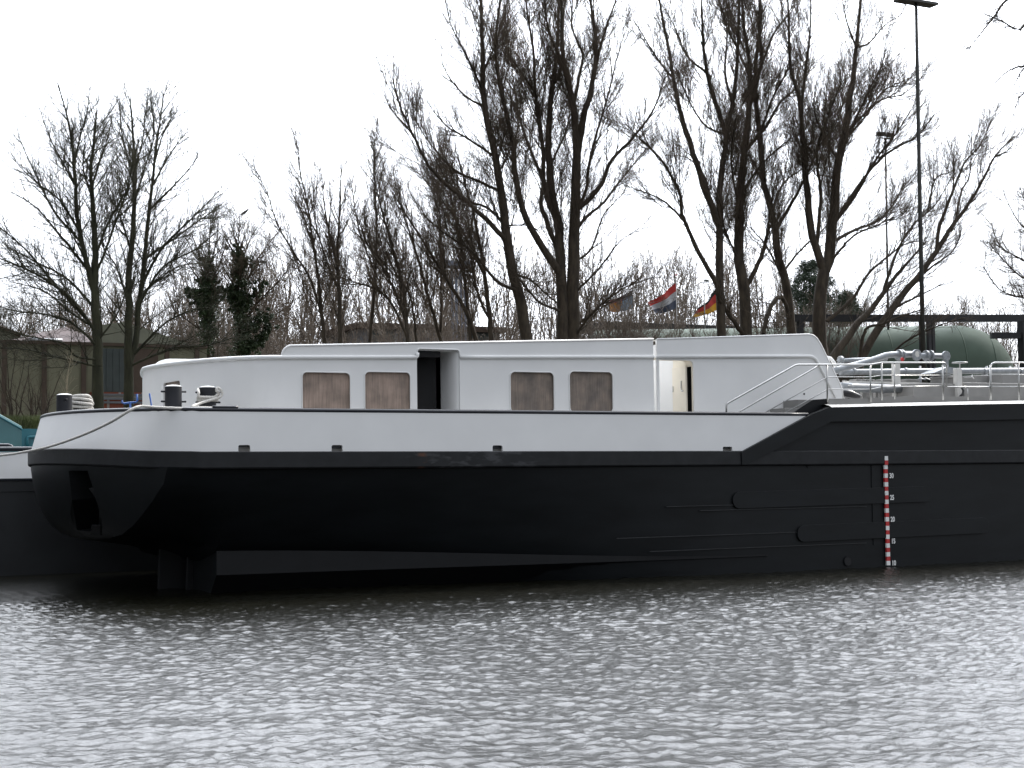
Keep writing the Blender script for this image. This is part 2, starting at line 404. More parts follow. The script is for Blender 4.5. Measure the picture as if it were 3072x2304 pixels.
# ================================================================== THE WATER, THE BANK, THE GROUND
def axis(a, b, step, far_lo, far_hi, n=26):
    mid = np.arange(a, b, step)
    lo = a - np.geomspace(step, a - far_lo, n)[::-1]
    hi = mid[-1] + np.geomspace(step, far_hi - mid[-1], n)
    return np.concatenate([lo, mid, hi])
def build_water():
    xs = axis(-2.5, 32.0, 0.030, -600, 700); ys = axis(-20.0, 1.0, 0.028, -900, 20.5)
    X, Y = np.meshgrid(xs, ys)
    Z = np.zeros_like(X); DX = np.zeros_like(X); DY = np.zeros_like(X)
    g = np.random.default_rng(11)
    wind = R(-78)                                       # waves run towards the camera and a little along the ship
    for i in range(110):
        lam = math.exp(g.uniform(math.log(0.09), math.log(0.45))) if i < 100 else g.uniform(1.2, 2.4)
        th = wind + g.normal(0, 0.85)
        kx, ky = math.cos(th) * 2 * math.pi / lam, math.sin(th) * 2 * math.pi / lam
        amp = (0.0056 * lam ** 0.95 if i < 100 else 0.0045) * g.uniform(0.5, 1.4)
        ph = g.uniform(0, 6.28) + kx * X + ky * Y + 0.6 * np.sin(0.31 * X + 0.23 * Y + i)
        grp = 0.55 + 0.45 * np.sin(X * g.uniform(0.1, 0.5) + Y * g.uniform(0.1, 0.5) + g.uniform(0, 6.28))
        Z += amp * grp * np.cos(ph)
        q = 0.6 * amp * grp * np.sin(ph)
        DX -= math.cos(th) * q; DY -= math.sin(th) * q
    fade = np.clip((X + 12) / 9, 0, 1) * np.clip((46 - X) / 9, 0, 1) * np.clip((Y + 27) / 5, 0, 1) * np.clip((8 - Y) / 5, 0, 1)
    calm = 1.0 + 0.25 * np.clip((Y + 5.0) / 3.0, 0, 1) * np.clip((14 - X) / 6, 0, 1)      # a little calmer in the lee of the hull
    Z *= fade * calm; DX *= fade * calm; DY *= fade * calm
    V = np.stack([X + DX, Y + DY, Z], -1).reshape(-1, 3)
    r, c = X.shape
    i = np.arange(r * c).reshape(r, c)
    Q = np.stack([i[:-1, :-1], i[:-1, 1:], i[1:, 1:], i[1:, :-1]], -1).reshape(-1, 4)
    me = mesh_np('water', V, Q)
    o = link('water', me, MT['water'], None, True)
    structure(o)
def mesh_np(name, V, Q):
    me = bpy.data.meshes.new(name)
    V = np.ascontiguousarray(V, dtype=np.float32); Q = np.ascontiguousarray(Q, dtype=np.int32)
    k = Q.shape[1]
    me.vertices.add(len(V)); me.vertices.foreach_set('co', V.ravel())
    me.loops.add(Q.size); me.loops.foreach_set('vertex_index', Q.ravel())
    me.polygons.add(len(Q)); me.polygons.foreach_set('loop_start', np.arange(0, Q.size, k, dtype=np.int32))
    try: me.polygons.foreach_set('loop_total', np.full(len(Q), k, dtype=np.int32))
    except Exception: pass
    me.update(calc_edges=True)
    return me
build_water()

GZ = 4.0                                                # level of the land behind the bank
def ground_z(y, x=0):
    t = min(1, max(0, (y - 20.0) / 3.6)); t = t * t * (3 - 2 * t)
    return -1.2 + (GZ + 1.2) * t
def build_ground():
    xs = np.concatenate([[-2500, -800, -300, -120, -50], np.arange(-30, 110, 1.2), [160, 300, 800, 2500]])
    ys = np.concatenate([np.arange(20, 25, 0.3), np.arange(25, 60, 2.0), [70, 100, 160, 300, 800, 3000]])
    X, Y = np.meshgrid(xs, ys)
    Z = np.vectorize(ground_z)(Y)
    n = np.sin(X * 1.7 + Y) * 0.06 + np.sin(X * 0.6 - Y * 1.3) * 0.08 + rng.normal(0, 0.03, X.shape)
    Z = Z + n * np.clip((Y - 20.2), 0, 1) * (Y < 60)
    me = MB().grid(np.stack([X, Y, Z], -1)).mesh('ground')
    structure(link('ground', me, MT['soil'], None, True))
build_ground()

# ================================================================== THE BARGE
BEAM = 9.5; YC = BEAM / 2
def arc(y): return 5.4 + 1.48 * ((y - YC) / YC) ** 2
def rake(z): return float(np.interp(z, [0.9, 1.0, 1.11, 1.31, 1.59, 2.06, 2.45], [1.15, .85, .58, .37, .20, .06, 0.0]))
def bez(a, b, c, n): return [tuple((1 - t) ** 2 * a[i] + 2 * t * (1 - t) * b[i] + t * t * c[i] for i in (0, 1)) for t in [k / n for k in range(n + 1)]]
stern = bez((7.5, 0), (6.85, 0), (arc(.5), .5), 8) + [(arc(y), y) for y in np.linspace(0.75, BEAM - 0.75, 22)] + bez((arc(.5), BEAM - .5), (6.85, BEAM), (7.5, BEAM), 8)
def path_fn(poly, s0):
    """arc-length path: (s) -> x, y and inward normal. s = s0 at the first point and falls along it; beyond the ends it runs straight"""
    p = np.array(poly); seg = np.linalg.norm(np.diff(p, axis=0), axis=1); cum = np.concatenate([[0], np.cumsum(seg)])
    def f(s):
        d = s0 - s
        if d < 0: return p[0][0] - d, p[0][1], 0.0, 1.0
        if d >= cum[-1]: return p[-1][0] + d - cum[-1], p[-1][1], 0.0, -1.0
        def pos(dd):
            dd = min(max(dd, 0), cum[-1] - 1e-9); i = int(np.searchsorted(cum, dd, side='right') - 1); t = (dd - cum[i]) / seg[i]
            return p[i] + (p[i + 1] - p[i]) * t
        q = pos(d); a = pos(d - .12); b = pos(d + .12); t = b - a; t /= np.linalg.norm(t)
        return q[0], q[1], t[1], -t[0]
    return f, cum[-1]
hullp, STERNLEN = path_fn(stern, 7.5)
def camber(y): return 0.15 * max(0.0, 1 - ((y - YC) / 4.85) ** 2)
ZR = 2.66                                               # top of the rubbing strake
def zrub(x): return ZR + 0.02 - min(max(x - 7, 0), 16) * 0.003
S_END = 7.5 - STERNLEN                                  # far side begins
DIAG0 = sx(2220, py=1357)                               # foot of the sloping break in the side
pa, pb = at(2220, 1357, 0), at(2482, 1214, 0)
barge = thing('barge', 'black hulled motor barge with white stern bulwark and white deckhouse moored across the water', 'barge', (16, YC, 0))

# --- lower hull, lofted from stern to bow
A_ = [(0.0, 2.40), (.13, 2.1), (.47, 1.8), (.82, 1.55), (1.25, 1.33), (1.85, 1.15), (2.55, 1.06), (3.5, 1.01), (4.75, .99)]
B_ = [(.02, 2.40), (.16, 2.1), (.34, 1.8), (.52, 1.55), (.72, 1.28), (.97, 1.0), (1.2, .80), (2.4, .58), (4.75, .52)]
C_ = [(.02, 2.40), (.02, 2.1), (.02, 1.8), (.02, 1.5), (.02, 1.2), (.02, .8), (.02, .38), (.05, -.6), (4.75, -1)]
def sstep(t): t = min(1, max(0, t)); return t * t * (3 - 2 * t)
XB, XC = 8.1, 19.0
def section(x):
    if x <= XB: return B_
    t = sstep((x - XB) / (XC - XB)) * 0.55 + 0.45 * min(1, (x - XB) / (XC - XB))
    return [(b[0] + (c[0] - b[0]) * t, b[1] + (c[1] - b[1]) * t) for b, c in zip(B_, C_)]
def full(sec): return sec + [(BEAM - y, z) for y, z in reversed(sec[:-1])]
rows = [[(arc(y) + rake(z), y, z) for y, z in full(A_)]]
for t in (.33, .66):
    sec = [(a[0] + (b[0] - a[0]) * t, a[1] + (b[1] - a[1]) * t) for a, b in zip(A_, B_)]
    rows.append([((arc(y) + rake(z)) * (1 - t) + XB * t + 0.25 * math.sin(math.pi * t) * (1 if 0.5 < y < 9 else .3), y, z) for y, z in full(sec)])
for x in list(np.linspace(XB, XC, 16)) + [22, 26, 30, 40, 60]:
    rows.append([(x, y, z) for y, z in full(section(x))])
hull = MB().grid(rows)
hull_o = hull.build('hull', MT['hull'], barge, 32)
# --- transom with the anchor pocket
def on_transom(px, py):
    lo, hi = 0.0, 6.3
    f = lambda y: at(px, py, y).x - arc(y) - rake(at(px, py, y).z)
    for _ in range(50):
        m = (lo + hi) / 2
        if f(m) > 0: hi = m
        else: lo = m
    p = at(px, py, lo); return (lo, p.z)
pocket = [on_transom(*q) for q in ((306, 1598), (304, 1560), (284, 1480), (262, 1412), (206, 1412), (216, 1500), (231, 1590))]
crease = A_ + [(BEAM - y, z) for y, z in reversed(A_[:-1])]
outer = [(y, z) for y, z in crease] + [(y, 2.42 + camber(y)) for y in np.linspace(BEAM - .4, .4, 16)]
panel(outer, [pocket], 0.0, lambda y, z, d: (arc(y) + rake(z) + d, y, z), 0.22).build('transom', MT['hull'], barge, 35)
m = MB(); n = len(pocket)
m.add([(arc(y) + rake(z), y, z) for y, z in pocket] + [(arc(y) + .85, y, z + .04) for y, z in pocket], [(i, (i + 1) % n, (i + 1) % n + n, i + n) for i in range(n)] + [tuple(range(n, 2 * n))])
m.build('anchor_pocket', MT['hull'], barge)
# --- rubbing strake
m = MB(); P = []
ss = np.concatenate([[60, 45, 36, 32, 30, 28, 26, 24], np.arange(23, 7.5, -0.5), np.linspace(7.5, S_END, 64), np.arange(S_END - .5, S_END - 12, -1.0)])
for s in ss:
    x, y, nx, ny = hullp(s); z = zrub(x) + camber(y) * (1 if s < 7.5 else 0)
    P.append([(x - nx * o, y - ny * o, z + dz) for o, dz in ((-.06, .002), (.045, 0.0), (.06, -.015), (.06, -.29), (.045, -.315), (-.05, -.34))])
m.grid(P).build('rubbing_strake', MT['rub'], barge, 30)
# --- bulwark, with freeing ports along its foot
def lean(s, z):
    k = 0.03 + 0.17 * sstep((7.4 - s) / 1.6)
    return k * max(0, (z - ZR)) / 0.8
def bul(s, z, d):
    x, y, nx, ny = hullp(s); o = d + lean(s, z); c = camber(y) if s < 7.5 else 0
    return (x + nx * o, y + ny * o, z + c * (1 - 0.5 * max(0, min(1, (z - ZR) / .8))))
ZB = 3.43
ports = []
for x0, x1, y0, y1 in ((715, 751, 1335, 1353.5), (995, 1028, 1335, 1353.5), (1478, 1508, 1336, 1354.5), (2169, 2197, 1340, 1356.5)):
    a, b = at(x0, y1, 0), at(x1, y0, 0)
    ports.append(rrect(a.x, a.z - .05, b.x, b.z, .035, 4))
topx = pa.x + (pb.x - pa.x) * (ZB - pa.z) / (pb.z - pa.z)
outer = [(S_END - 8, ZR - .05), (pa.x - .02, ZR - .05), (topx, ZB), (S_END - 8, ZB)]
panel(outer, ports, .05, bul, .22).build('bulwark', MT['white'], barge, 30)
capp = []
for s in np.concatenate([np.arange(topx + .02, 7.5, -.5), np.linspace(7.5, S_END - 8, 70)]):
    x, y, z = bul(s, ZB, .025); capp.append((x, y, z + .012))
MB().tube(capp, .043, 10).build('cap_rail', MT['cap'], barge, True)
# doubler along the cap above the near bollards
q = [bul(s, ZB, .02) for s in np.linspace(sx(640), sx(716), 8)]
MB().tube([(a, b, c + .06) for a, b, c in q], .03, 8).build('rope_guard', MT['cap'], barge, True)
# plates behind the freeing ports; the dark upper box stands in for shade
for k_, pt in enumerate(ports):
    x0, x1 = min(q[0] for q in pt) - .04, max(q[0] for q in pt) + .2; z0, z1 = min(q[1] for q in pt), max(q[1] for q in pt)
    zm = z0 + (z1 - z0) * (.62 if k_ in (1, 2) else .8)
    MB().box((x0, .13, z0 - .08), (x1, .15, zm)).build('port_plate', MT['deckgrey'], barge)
    MB().box((x0, .10, zm), (x1, .16, z1 + .1)).build('port_shade', MT['cap'], barge)
# --- gangway and stern deck
poly = [hullp(s) for s in np.linspace(7.5, S_END, 50)]
rowA = [(x + nx * .06, y + ny * .06, 2.60 + camber(y)) for x, y, nx, ny in poly]
m = MB(); rw = [[(60, .06, 2.58)] + [(22, .06, 2.6)] + rowA + [(22, BEAM - .06, 2.6), (60, BEAM - .06, 2.58)], [(60, YC, 2.6), (22, YC, 2.62)] + [(max(p[0], 8.5), YC, 2.66) for p in rowA] + [(22, YC, 2.62), (60, YC, 2.6)]]
m.grid(rw).build('stern_deck', MT['deckgrey'], barge)
# --- high side plating forward of the sloping break
dz = [(24, 3.66), (26, 3.71), (30, 3.80), (60, 4.3)]
def zdeck(x):
    for (a, za), (b, zb) in zip(dz, dz[1:]):
        if x <= b: return za + (zb - za) * (x - a) / (b - a)
    return 4.3
XT = pb.x
for yy, sgn in ((0.0, 1), (BEAM, -1)):
    fm = lambda s, z, d: (s, yy + sgn * d, z)
    out = [(pa.x, 2.36), (60, 2.36), (60, 4.3), (30, 3.80), (26, 3.71), (XT, zdeck(XT)), (topx, ZB)]
    panel(out, [], .05, lambda s, z, d: (s, yy + sgn * (d + .012), z), 2.0).build('side_plating', MT['hull'], barge)
    # raised band up the slope and along the deck edge
    ga, gb = at(2230, 1394, 0), at(2487, 1265, 0)
    band = [(pa.x - .02, pa.z - .0), (pa.x - .01, ga.z), (ga.x + .03, ga.z), (gb.x, gb.z), (26, gb.z + .05), (30, gb.z + .13), (60, gb.z + .6), (60, 4.3), (30, 3.80), (26, 3.71), (XT, zdeck(XT)), (topx, ZB)]
    panel(band, [], .09, lambda s, z, d: (s, yy + sgn * (d - .088), z), 2.0).build('sheer_strake', MT['hull'], barge, False, .004)
# sloped deck edge, rising inboard from the top of the side, then the cargo deck
e = [(x, zdeck(x)) for x in (XT + .05, 26, 30, 40, 60)]
MB().grid([[(x, -.085, z - .002), (x, -.01, z + .04), (x, .16, z + .075)] for x, z in e]).build('deck_edge', MT['decklight'], barge)
MB().grid([[(x, .16, z + .075), (x, YC, z + .10), (x, BEAM - .16, z + .075)] for x, z in e]).build('cargo_deck', MT['deckgrey'], barge)
q0, q1 = at(2395, 1240, .75), at(2487, 1196, .75)
MB().box((XT + .3, .8, 2.6), (XT + .36, BEAM - .8, 3.74)).build('deck_break_bulkhead', MT['deckgrey'], barge)
# bottom plate (grey) that shows below the tucked side
up, dn = [], []
xs_ = np.linspace(XB + .02, XC + 1.0, 26)
F0 = []; 
for x in xs_:
    y, z = section(x)[6]
    F0.append([(x, y - .03, z + .02), (x, y - .03, min(.36, z)), (x, y + .02, min(.34, z - .02)), (x, y + .9, -.5)])
MB().grid(F0).build('bottom_plate', MT['skeg'], barge, 25)
MB().add([F0[0][k] for k in range(4)] + [(xs_[0], 3.2, -.5), (xs_[0], 3.2, .75)], [(0, 1, 2, 3, 4, 5)]).build('tunnel_end_plate', MT['hull'], barge)
for px, Y in ((522, 3.4), (606, 2.9), (560, 6.4)):
    p = at(px, 1700, Y)
    MB().add([(p.x - .30, Y - .05, .95), (p.x + .25, Y - .05, .95), (p.x + .25, Y - .05, -.9), (p.x - .36, Y - .05, -.9),
              (p.x - .30, Y + .05, .95), (p.x + .25, Y + .05, .95), (p.x + .25, Y + .05, -.9), (p.x - .36, Y + .05, -.9)],
             [(0, 1, 2, 3), (7, 6, 5, 4), (0, 3, 7, 4), (1, 5, 6, 2), (0, 4, 5, 1), (3, 2, 6, 7)]).build('rudder', MT['skeg'], barge, False, .02)
# fender plates: long rounded doublers on the side
for x0, y0, x1, y1, hh in ((2197, 1508, 2792, 1475, 50), (2391, 1607, 2964, 1570, 50)):
    a, b = at(x0, y0, 0), at(x1, y1, 0)
    h = hh * depth(a) / FPX; sh = (b.z - a.z) / (b.x - a.x)
    pl = rrect(a.x, -h / 2, b.x, h / 2, h / 2 - .01, 8)
    panel([(s, z) for s, z in pl], [], .065, lambda s, z, d: (s, d - .030, z + (a.z + b.z) / 2 + sh * 0.35 * (s - (a.x + b.x) / 2)), 1.5).build('fender_plate', MT['hull'], barge, False, .015)
# faint weld seams of the plating, butts and lines
m = MB()
for pts in (((2100, 1532), (2600, 1520)), ((1850, 1600), (2700, 1587)), ((1950, 1636), (2600, 1630)), ((2000, 1521), (2560, 1503))):
    a, b = at(*pts[0], -.002), at(*pts[1], -.002)
    m.box((a.x, -.004, min(a.z, b.z)), (b.x, .03, min(a.z, b.z) + .014))
for px in (2611,):
    x = sx(px); m.box((x, -.002, .5), (x + .005, .03, 2.3))
m.build('weld_seam', MT['seam'], barge)
# outlet hole
p = at(2545, 1683, 0)
MB().lathe((p.x, -.004, p.z), [(.10, .02), (.10, 0), (.115, 0), (.115, .02)], 20, (0, 1, 0)).build('outlet_rim', MT['hull'], barge)
MB().lathe((p.x, .0, p.z), [(.10, .02), (.10, .0)], 20, (0, 1, 0)).build('outlet', MT['dark'], barge)
for px, py in ((2425, 1400),):
    p = at(px, py, 0); MB().lathe((p.x, -.006, p.z), [(.028, .02), (.028, 0)], 14, (0, 1, 0)).build('drain', MT['dark'], barge)

# --- draught scale with its numbers
a, b = at(2655, 1375, 0), at(2661, 1696, 0)
sc = 2.0 / 20 * 1.0
p30, p10 = at(2655, 1427, 0), at(2660, 1689, 0)
dm = (p30.z - p10.z) / 20.0
scale_o = None
m = MB(); n = 25
for k in range(26):                                     # 34 dm down to 9 dm, white on even marks
    z = p10.z + (24 - k) * dm
    if k > 24: break
    m.box((p30.x - .047, -.067 if z > 2.28 and z < 2.72 else -.046, z - dm * .5 + .0005), (p30.x + .047, .0, z + dm * .5 - .0005), 0 if k % 2 == 0 else 1)
for i, v in enumerate(m.v):
    pass
mark = m.build('draught_scale', [MT['markwhite'], MT['red']], barge)
def text_mesh(txt, size, name):
    c = bpy.data.curves.new(name, 'FONT'); c.body = txt; c.size = size; c.extrude = .003; c.offset = 0.004
    o = bpy.data.objects.new(name, c); COL.objects.link(o)
    bpy.context.view_layer.update()
    me = bpy.data.meshes.new_from_object(o.evaluated_get(bpy.context.evaluated_depsgraph_get()))
    bpy.data.objects.remove(o); return me
for k, txt in ((20, '30'), (15, '25'), (10, '20'), (5, '15'), (0, '10')):
    me = text_mesh(txt, .155, 'draught_number')
    me.transform(Matrix.Translation((p30.x + .085, -.050, p10.z + k * dm - .055)) @ Matrix.Rotation(R(90), 4, 'X') @ Matrix.Scale(.78, 4, (1, 0, 0)))
    me.name = 'draught_number'
    link('draught_number', me, MT['markwhite'], mark)
# ------------------------------------------------------------------ AFT DECKHOUSE
HY = .85                                                # deckhouse side
FY = BEAM - HY
XE = sx(815, HY, 1150); A_EL = XE - 7.85
def ell(n=40): return [(XE - A_EL * math.cos(t), YC + (YC - HY) * math.sin(t)) for t in np.linspace(-math.pi / 2, math.pi / 2, n)]
housep, HLEN = path_fn(ell(), XE)
X1 = sx(1962, HY, 1150)
t1, t2 = at(1000, 1072, HY), at(1950, 1071, HY)
def ztrim(x): return t1.z + (t2.z - t1.z) * (max(x, 8.0) - t1.x) / (t2.x - t1.x)
def zaft(y): return .16 * max(0, min(1, (y - HY) / 5.5)) if y < 6.35 else .16 * max(0, (FY - y) / (FY - 6.35))
def house(s, z, d): x, y, nx, ny = housep(s); return (x + nx * d, y + ny * d, z)
def ph(px, py): p = at(px, py, HY); return (p.x, p.z)
def rr_px(x0, y0, x1, y1, r):
    a, b = ph(x0, y1), ph(x1, y0); return rrect(a[0], a[1], b[0], b[1], r, 7)
wins = [rr_px(906, 1118, 1051, 1237, .10), rr_px(1094, 1117, 1231, 1236, .10), rr_px(1531, 1117, 1662, 1238, .11), rr_px(1709, 1116, 1838, 1237, .11)]
a, b = ph(1253, 1290), ph(1378, 1051)
alc = [(a[0], 2.62), (b[0], 2.62)] + [(b[0] - .06 + .06 * math.cos(t), b[1] - .06 + .06 * math.sin(t)) for t in np.linspace(0, math.pi / 2, 5)] + [(a[0] + .06 - .06 * math.sin(t), b[1] - .06 + .06 * math.cos(t)) for t in np.linspace(0, math.pi / 2, 5)]
SF = XE - HLEN
# small window in the curved aft wall (behind the near bollards)
def on_house(px, py):
    best = None
    for s in np.linspace(XE, SF, 400):
        x, y, *_ = housep(s); p = at(px, py, y)
        d = abs(p.x - x)
        if best is None or d < best[0] - 1e-9:
            best = (d, s, p.z)
        if best[0] < .02 and d > best[0] + .05: break
    return best[1], best[2]
sa, za = on_house(490, 1148); sb, zb_ = on_house(540, 1143)
smallw = rrect(min(sa, sb), 2.95, max(sa, sb), (za + zb_) / 2, .08, 5)
c0, c1, c2 = ph(846, 1068), ph(876, 1037), ph(1960, 1017)
coam = [(c2[0], c2[1])] + [(c1[0] - .0 - (c1[0] - c0[0]) * math.sin(t), c0[1] + (c1[1] - c0[1]) * math.cos(t)) for t in np.linspace(0, math.pi / 2, 7)]
outer = [(SF - 6, 2.55), (X1, 2.55), (X1, c2[1])] + coam[1:] + [(s, ztrim(housep(s)[0]) + zaft(housep(s)[1])) for s in np.linspace(c0[0] - .3, SF, 24)] + [(SF - 6, ztrim(10))]
# the alcove reaches the deck: cut it from the outline as a slot
outer = outer[:1] + [(alc[0][0], 2.55)] + alc[:1:-1] + [(alc[1][0], 2.55)] + outer[1:]
aft = panel(outer, wins + [smallw], .045, house, .25).build('deckhouse', MT['white'], barge, 32, .008)
boards = ['board', 'board', 'boarddark', 'boarddark']
for w, bm_ in zip(wins, boards):
    xs2 = [p[0] for p in w]; zs2 = [p[1] for p in w]
    g = .02
    wo_ = MB().add([(min(xs2) - g, HY + .05, min(zs2) - g), (max(xs2) + g, HY + .05, min(zs2) - g), (max(xs2) + g, HY + .05, max(zs2) + g), (min(xs2) - g, HY + .05, max(zs2) + g),
              (min(xs2) - g, HY + .07, min(zs2) - g), (max(xs2) + g, HY + .07, min(zs2) - g), (max(xs2) + g, HY + .07, max(zs2) + g), (min(xs2) - g, HY + .07, max(zs2) + g)],
             [(0, 1, 2, 3), (7, 6, 5, 4), (0, 4, 5, 1), (2, 6, 7, 3), (0, 3, 7, 4), (1, 5, 6, 2)]).build('window_board', MT[bm_], aft)
    # raised rim round the opening
    MB().tube([(x, HY - .004, z) for x, z in w + w[:1]], .014, 6, False).build('window_rim', MT['white'], aft, True)
MB().grid([[house(s, z, .06) for s in np.linspace(max(sa, sb) + .05, min(sa, sb) - .05, 5)] for z in (2.9, zb_ + .04)]).build('window_board', MT['boarddark'], aft)
# trim bead round the house, turning up over the alcove
zt = lambda x: ztrim(x)
bead = [house(s, zt(housep(s)[0]) + zaft(housep(s)[1]), -.012) for s in np.concatenate([np.linspace(alc[0][0] - .02, XE, 24), np.linspace(XE, SF, 46)[1:], np.linspace(SF, SF - 6, 8)[1:]])]
al, ar = alc[0][0], alc[1][0]
bead = [(al + .004, HY - .012, b[1] - .07), (al - .004, HY - .012, zt(al) + .02)] + bead
MB().tube(bead, .042, 10).build('trim_bead', MT['white'], aft, True)
MB().tube([(x, HY - .012, zt(x)) for x in np.linspace(ar + .01, X1, 12)], .042, 10).build('trim_bead', MT['white'], aft, True)
hood = [(al, HY, b[1] - .12)] + [(x, HY - .01, z + .012) for x, z in reversed(alc[2:])] + [(ar, HY - .0, zt(ar))]
MB().tube(hood, .016, 8).build('hood_rim', MT['white'], aft, True)
top = [(x, HY, z) for x, z in reversed(coam)]
MB().tube(top, .022, 8).build('roof_bead', MT['white'], aft, True)
# roofs
el = ell(30)
MB().grid([[(x, y, ztrim(x) + zaft(y) - .01) for x, y in el], [(max(c0[0] + 1.5, c0[0] + .42 * (y - HY) + .1), y, ztrim(10) + .01) for x, y in el]]).build('aft_roof', MT['white'], aft)
MB().grid([[(x, HY + .02, z - .01) for x, z in coam], [(x + (.42 * (FY - HY) if k_ else 0), FY - .02, z - .01) for k_, (x, z) in enumerate(coam)]]).build('roof', MT['white'], aft, 30)
MB().grid([[(X1 - .002, HY + .04, 2.55), (X1 - .002, FY - .04, 2.55)], [(X1 - .002, HY + .04, c2[1]), (X1 - .002, FY - .04, c2[1])]]).build('forward_bulkhead', MT['white'], aft)
MB().grid([[(c0[0] + 3.3, FY, 2.55), (X1, FY, 2.55)], [(c0[0] + 3.3, FY, c1[1]), (X1, FY, c2[1])]]).build('far_wall', MT['white'], aft)
# low roof box near the aft end
pA, pB = at(463, 1096, 6.3), at(600, 1078, 6.3)
prof = [(pA.x, 4.3)] + [(pA.x + .35 - .35 * math.cos(t), pB.z - .3 + .3 * math.sin(t)) for t in np.linspace(0, math.pi / 2, 7)] + [(pA.x + 3.0, pB.z + .02)]
MB().grid([[(x, y, z) for x, z in prof] for y in (6.3, 6.55)] ).build('roof_box', MT['white'], aft, 40)
MB().add([(x, 6.3, z) for x, z in prof] + [(pA.x + 3.0, 6.3, 4.3)], [tuple(range(len(prof) + 1))]).build('roof_box_side', MT['white'], aft)
# alcove inside: dark doorway, rounded white return
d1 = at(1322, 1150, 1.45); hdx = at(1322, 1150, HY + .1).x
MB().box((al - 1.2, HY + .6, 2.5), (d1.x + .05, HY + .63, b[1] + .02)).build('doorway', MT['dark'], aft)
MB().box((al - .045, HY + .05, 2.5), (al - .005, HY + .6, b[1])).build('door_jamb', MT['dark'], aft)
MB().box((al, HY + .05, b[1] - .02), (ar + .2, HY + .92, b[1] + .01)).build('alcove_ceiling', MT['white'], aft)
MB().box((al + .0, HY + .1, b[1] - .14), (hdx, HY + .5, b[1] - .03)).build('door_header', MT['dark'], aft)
ret = [(d1.x - .10, 1.45), (d1.x, 1.45), (d1.x + .012, 1.35)] + [(d1.x + .02 + (ar - d1.x) * (1 - math.cos(t)), 1.35 - (1.35 - HY - .03) * math.sin(t)) for t in np.linspace(.1, math.pi / 2, 8)]
MB().grid([[(x, y, z) for x, y in ret] for z in (2.55, b[1])]).build('alcove_return', MT['white'], aft, 40)
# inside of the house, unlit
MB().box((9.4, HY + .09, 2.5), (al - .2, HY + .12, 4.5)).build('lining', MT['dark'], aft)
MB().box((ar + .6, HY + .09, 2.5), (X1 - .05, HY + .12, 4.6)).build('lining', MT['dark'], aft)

# ------------------------------------------------------------------ FORWARD DECKHOUSE, behind the narrow cross passage
X0f = sx(1972, HY, 1150); XP = sx(2082, HY, 1150)
fa = [ph(1972, 1018), ph(2428, 1003)]
fr = [ph(2440, 1006), ph(2450, 1014), ph(2462, 1032), ph(2520, 1152), ph(2527, 1170), ph(2529, 1196)]
zpt = ph(1972, 1079)[1]
rc = .10
arch = [(XP, 2.55), (XP, zpt - rc)] + [(XP - rc + rc * math.cos(t), zpt - rc + rc * math.sin(t)) for t in np.linspace(.3, math.pi / 2, 5)] + [(X0f + .055, zpt), (X0f + .055, 2.55)]
outer = [(X0f, fa[0][1]), (X0f, 2.55)] + arch[::-1] + [(fr[-1][0], 2.55)] + fr[::-1] + [fa[1]]
fwdh = panel(outer, [], .045, lambda s, z, d: (s, HY + d, z), .5).build('forward_deckhouse', MT['white'], barge, 32, .008)
out2 = [(XP, 2.55), (fr[-1][0], 2.55)] + fr[::-1] + [fa[1], (X0f, fa[0][1]), (X0f, zpt), (XP, zpt)]
panel(out2, [], .045, lambda s, z, d: (s, FY - d, z), .8).build('far_wall', MT['white'], fwdh)
edge = [fa[0], fa[1]] + fr
MB().tube([(x, HY + .01, z) for x, z in edge], .022, 8).build('roof_bead', MT['white'], fwdh, True)
redge = [(XP + .02, fa[0][1] + (fa[1][1] - fa[0][1]) * (XP + .02 - fa[0][0]) / (fa[1][0] - fa[0][0]))] + edge[1:]
MB().grid([[(x, HY + .03, z - .01) for x, z in redge], [(x, FY - .03, z - .01) for x, z in redge]]).build('roof', MT['white'], fwdh, 30)
MB().grid([[(X0f + .01, HY + .03, fa[0][1] - .012), (XP + .02, HY + .03, redge[0][1] - .012)], [(X0f + .01, HY + .42, fa[0][1] - .012), (XP + .02, HY + .42, redge[0][1] - .012)]]).build('canopy', MT['white'], fwdh)
tb = [ph(1968, 1071), ph(2426, 1069), ph(2436, 1071), ph(2445, 1077), ph(2452, 1088), ph(2505, 1193)]
MB().tube([(x, HY - .012, z) for x, z in tb], [.042, .042, .042, .04, .036, .02], 10).build('trim_bead', MT['white'], fwdh, True)
# passage: aft bulkhead with a door ajar, ceiling, deck, far post
zc = zpt + .02
MB().box((X0f, HY + .05, zc), (XP + .02, HY + .42, zc + .03)).build('passage_ceiling', MT['cream'], fwdh)
pd0, pd1 = at(2069, 1150, HY + .22), at(2036, 1150, HY + .75)
MB().box((XP, HY + .05, 2.55), (XP + .04, HY + .10, zc)).build('door_frame', MT['cream'], fwdh)
MB().box((XP, HY + .84, 2.55), (XP + .04, FY - .05, redge[0][1] - .02)).build('passage_bulkhead', MT['white'], fwdh)
MB().box((XP + .0, HY + .10, zc - .14), (XP + .04, HY + .84, redge[0][1] - .02)).build('door_lintel', MT['cream'], fwdh)
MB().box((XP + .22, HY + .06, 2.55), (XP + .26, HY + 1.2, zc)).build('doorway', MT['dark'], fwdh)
hx, hy = XP - .03, HY + .80
ex, ey = XP - .085, HY + .17
dv = Vector((ex - hx, ey - hy, 0)).normalized(); nv = Vector((dv.y, -dv.x, 0))
quad = [Vector((hx, hy, 0)), Vector((ex, ey, 0))]
vv = [(*(q + nv * o).xy, z) for z in (2.62, zc - .13) for q in quad for o in (-.02, .02)]
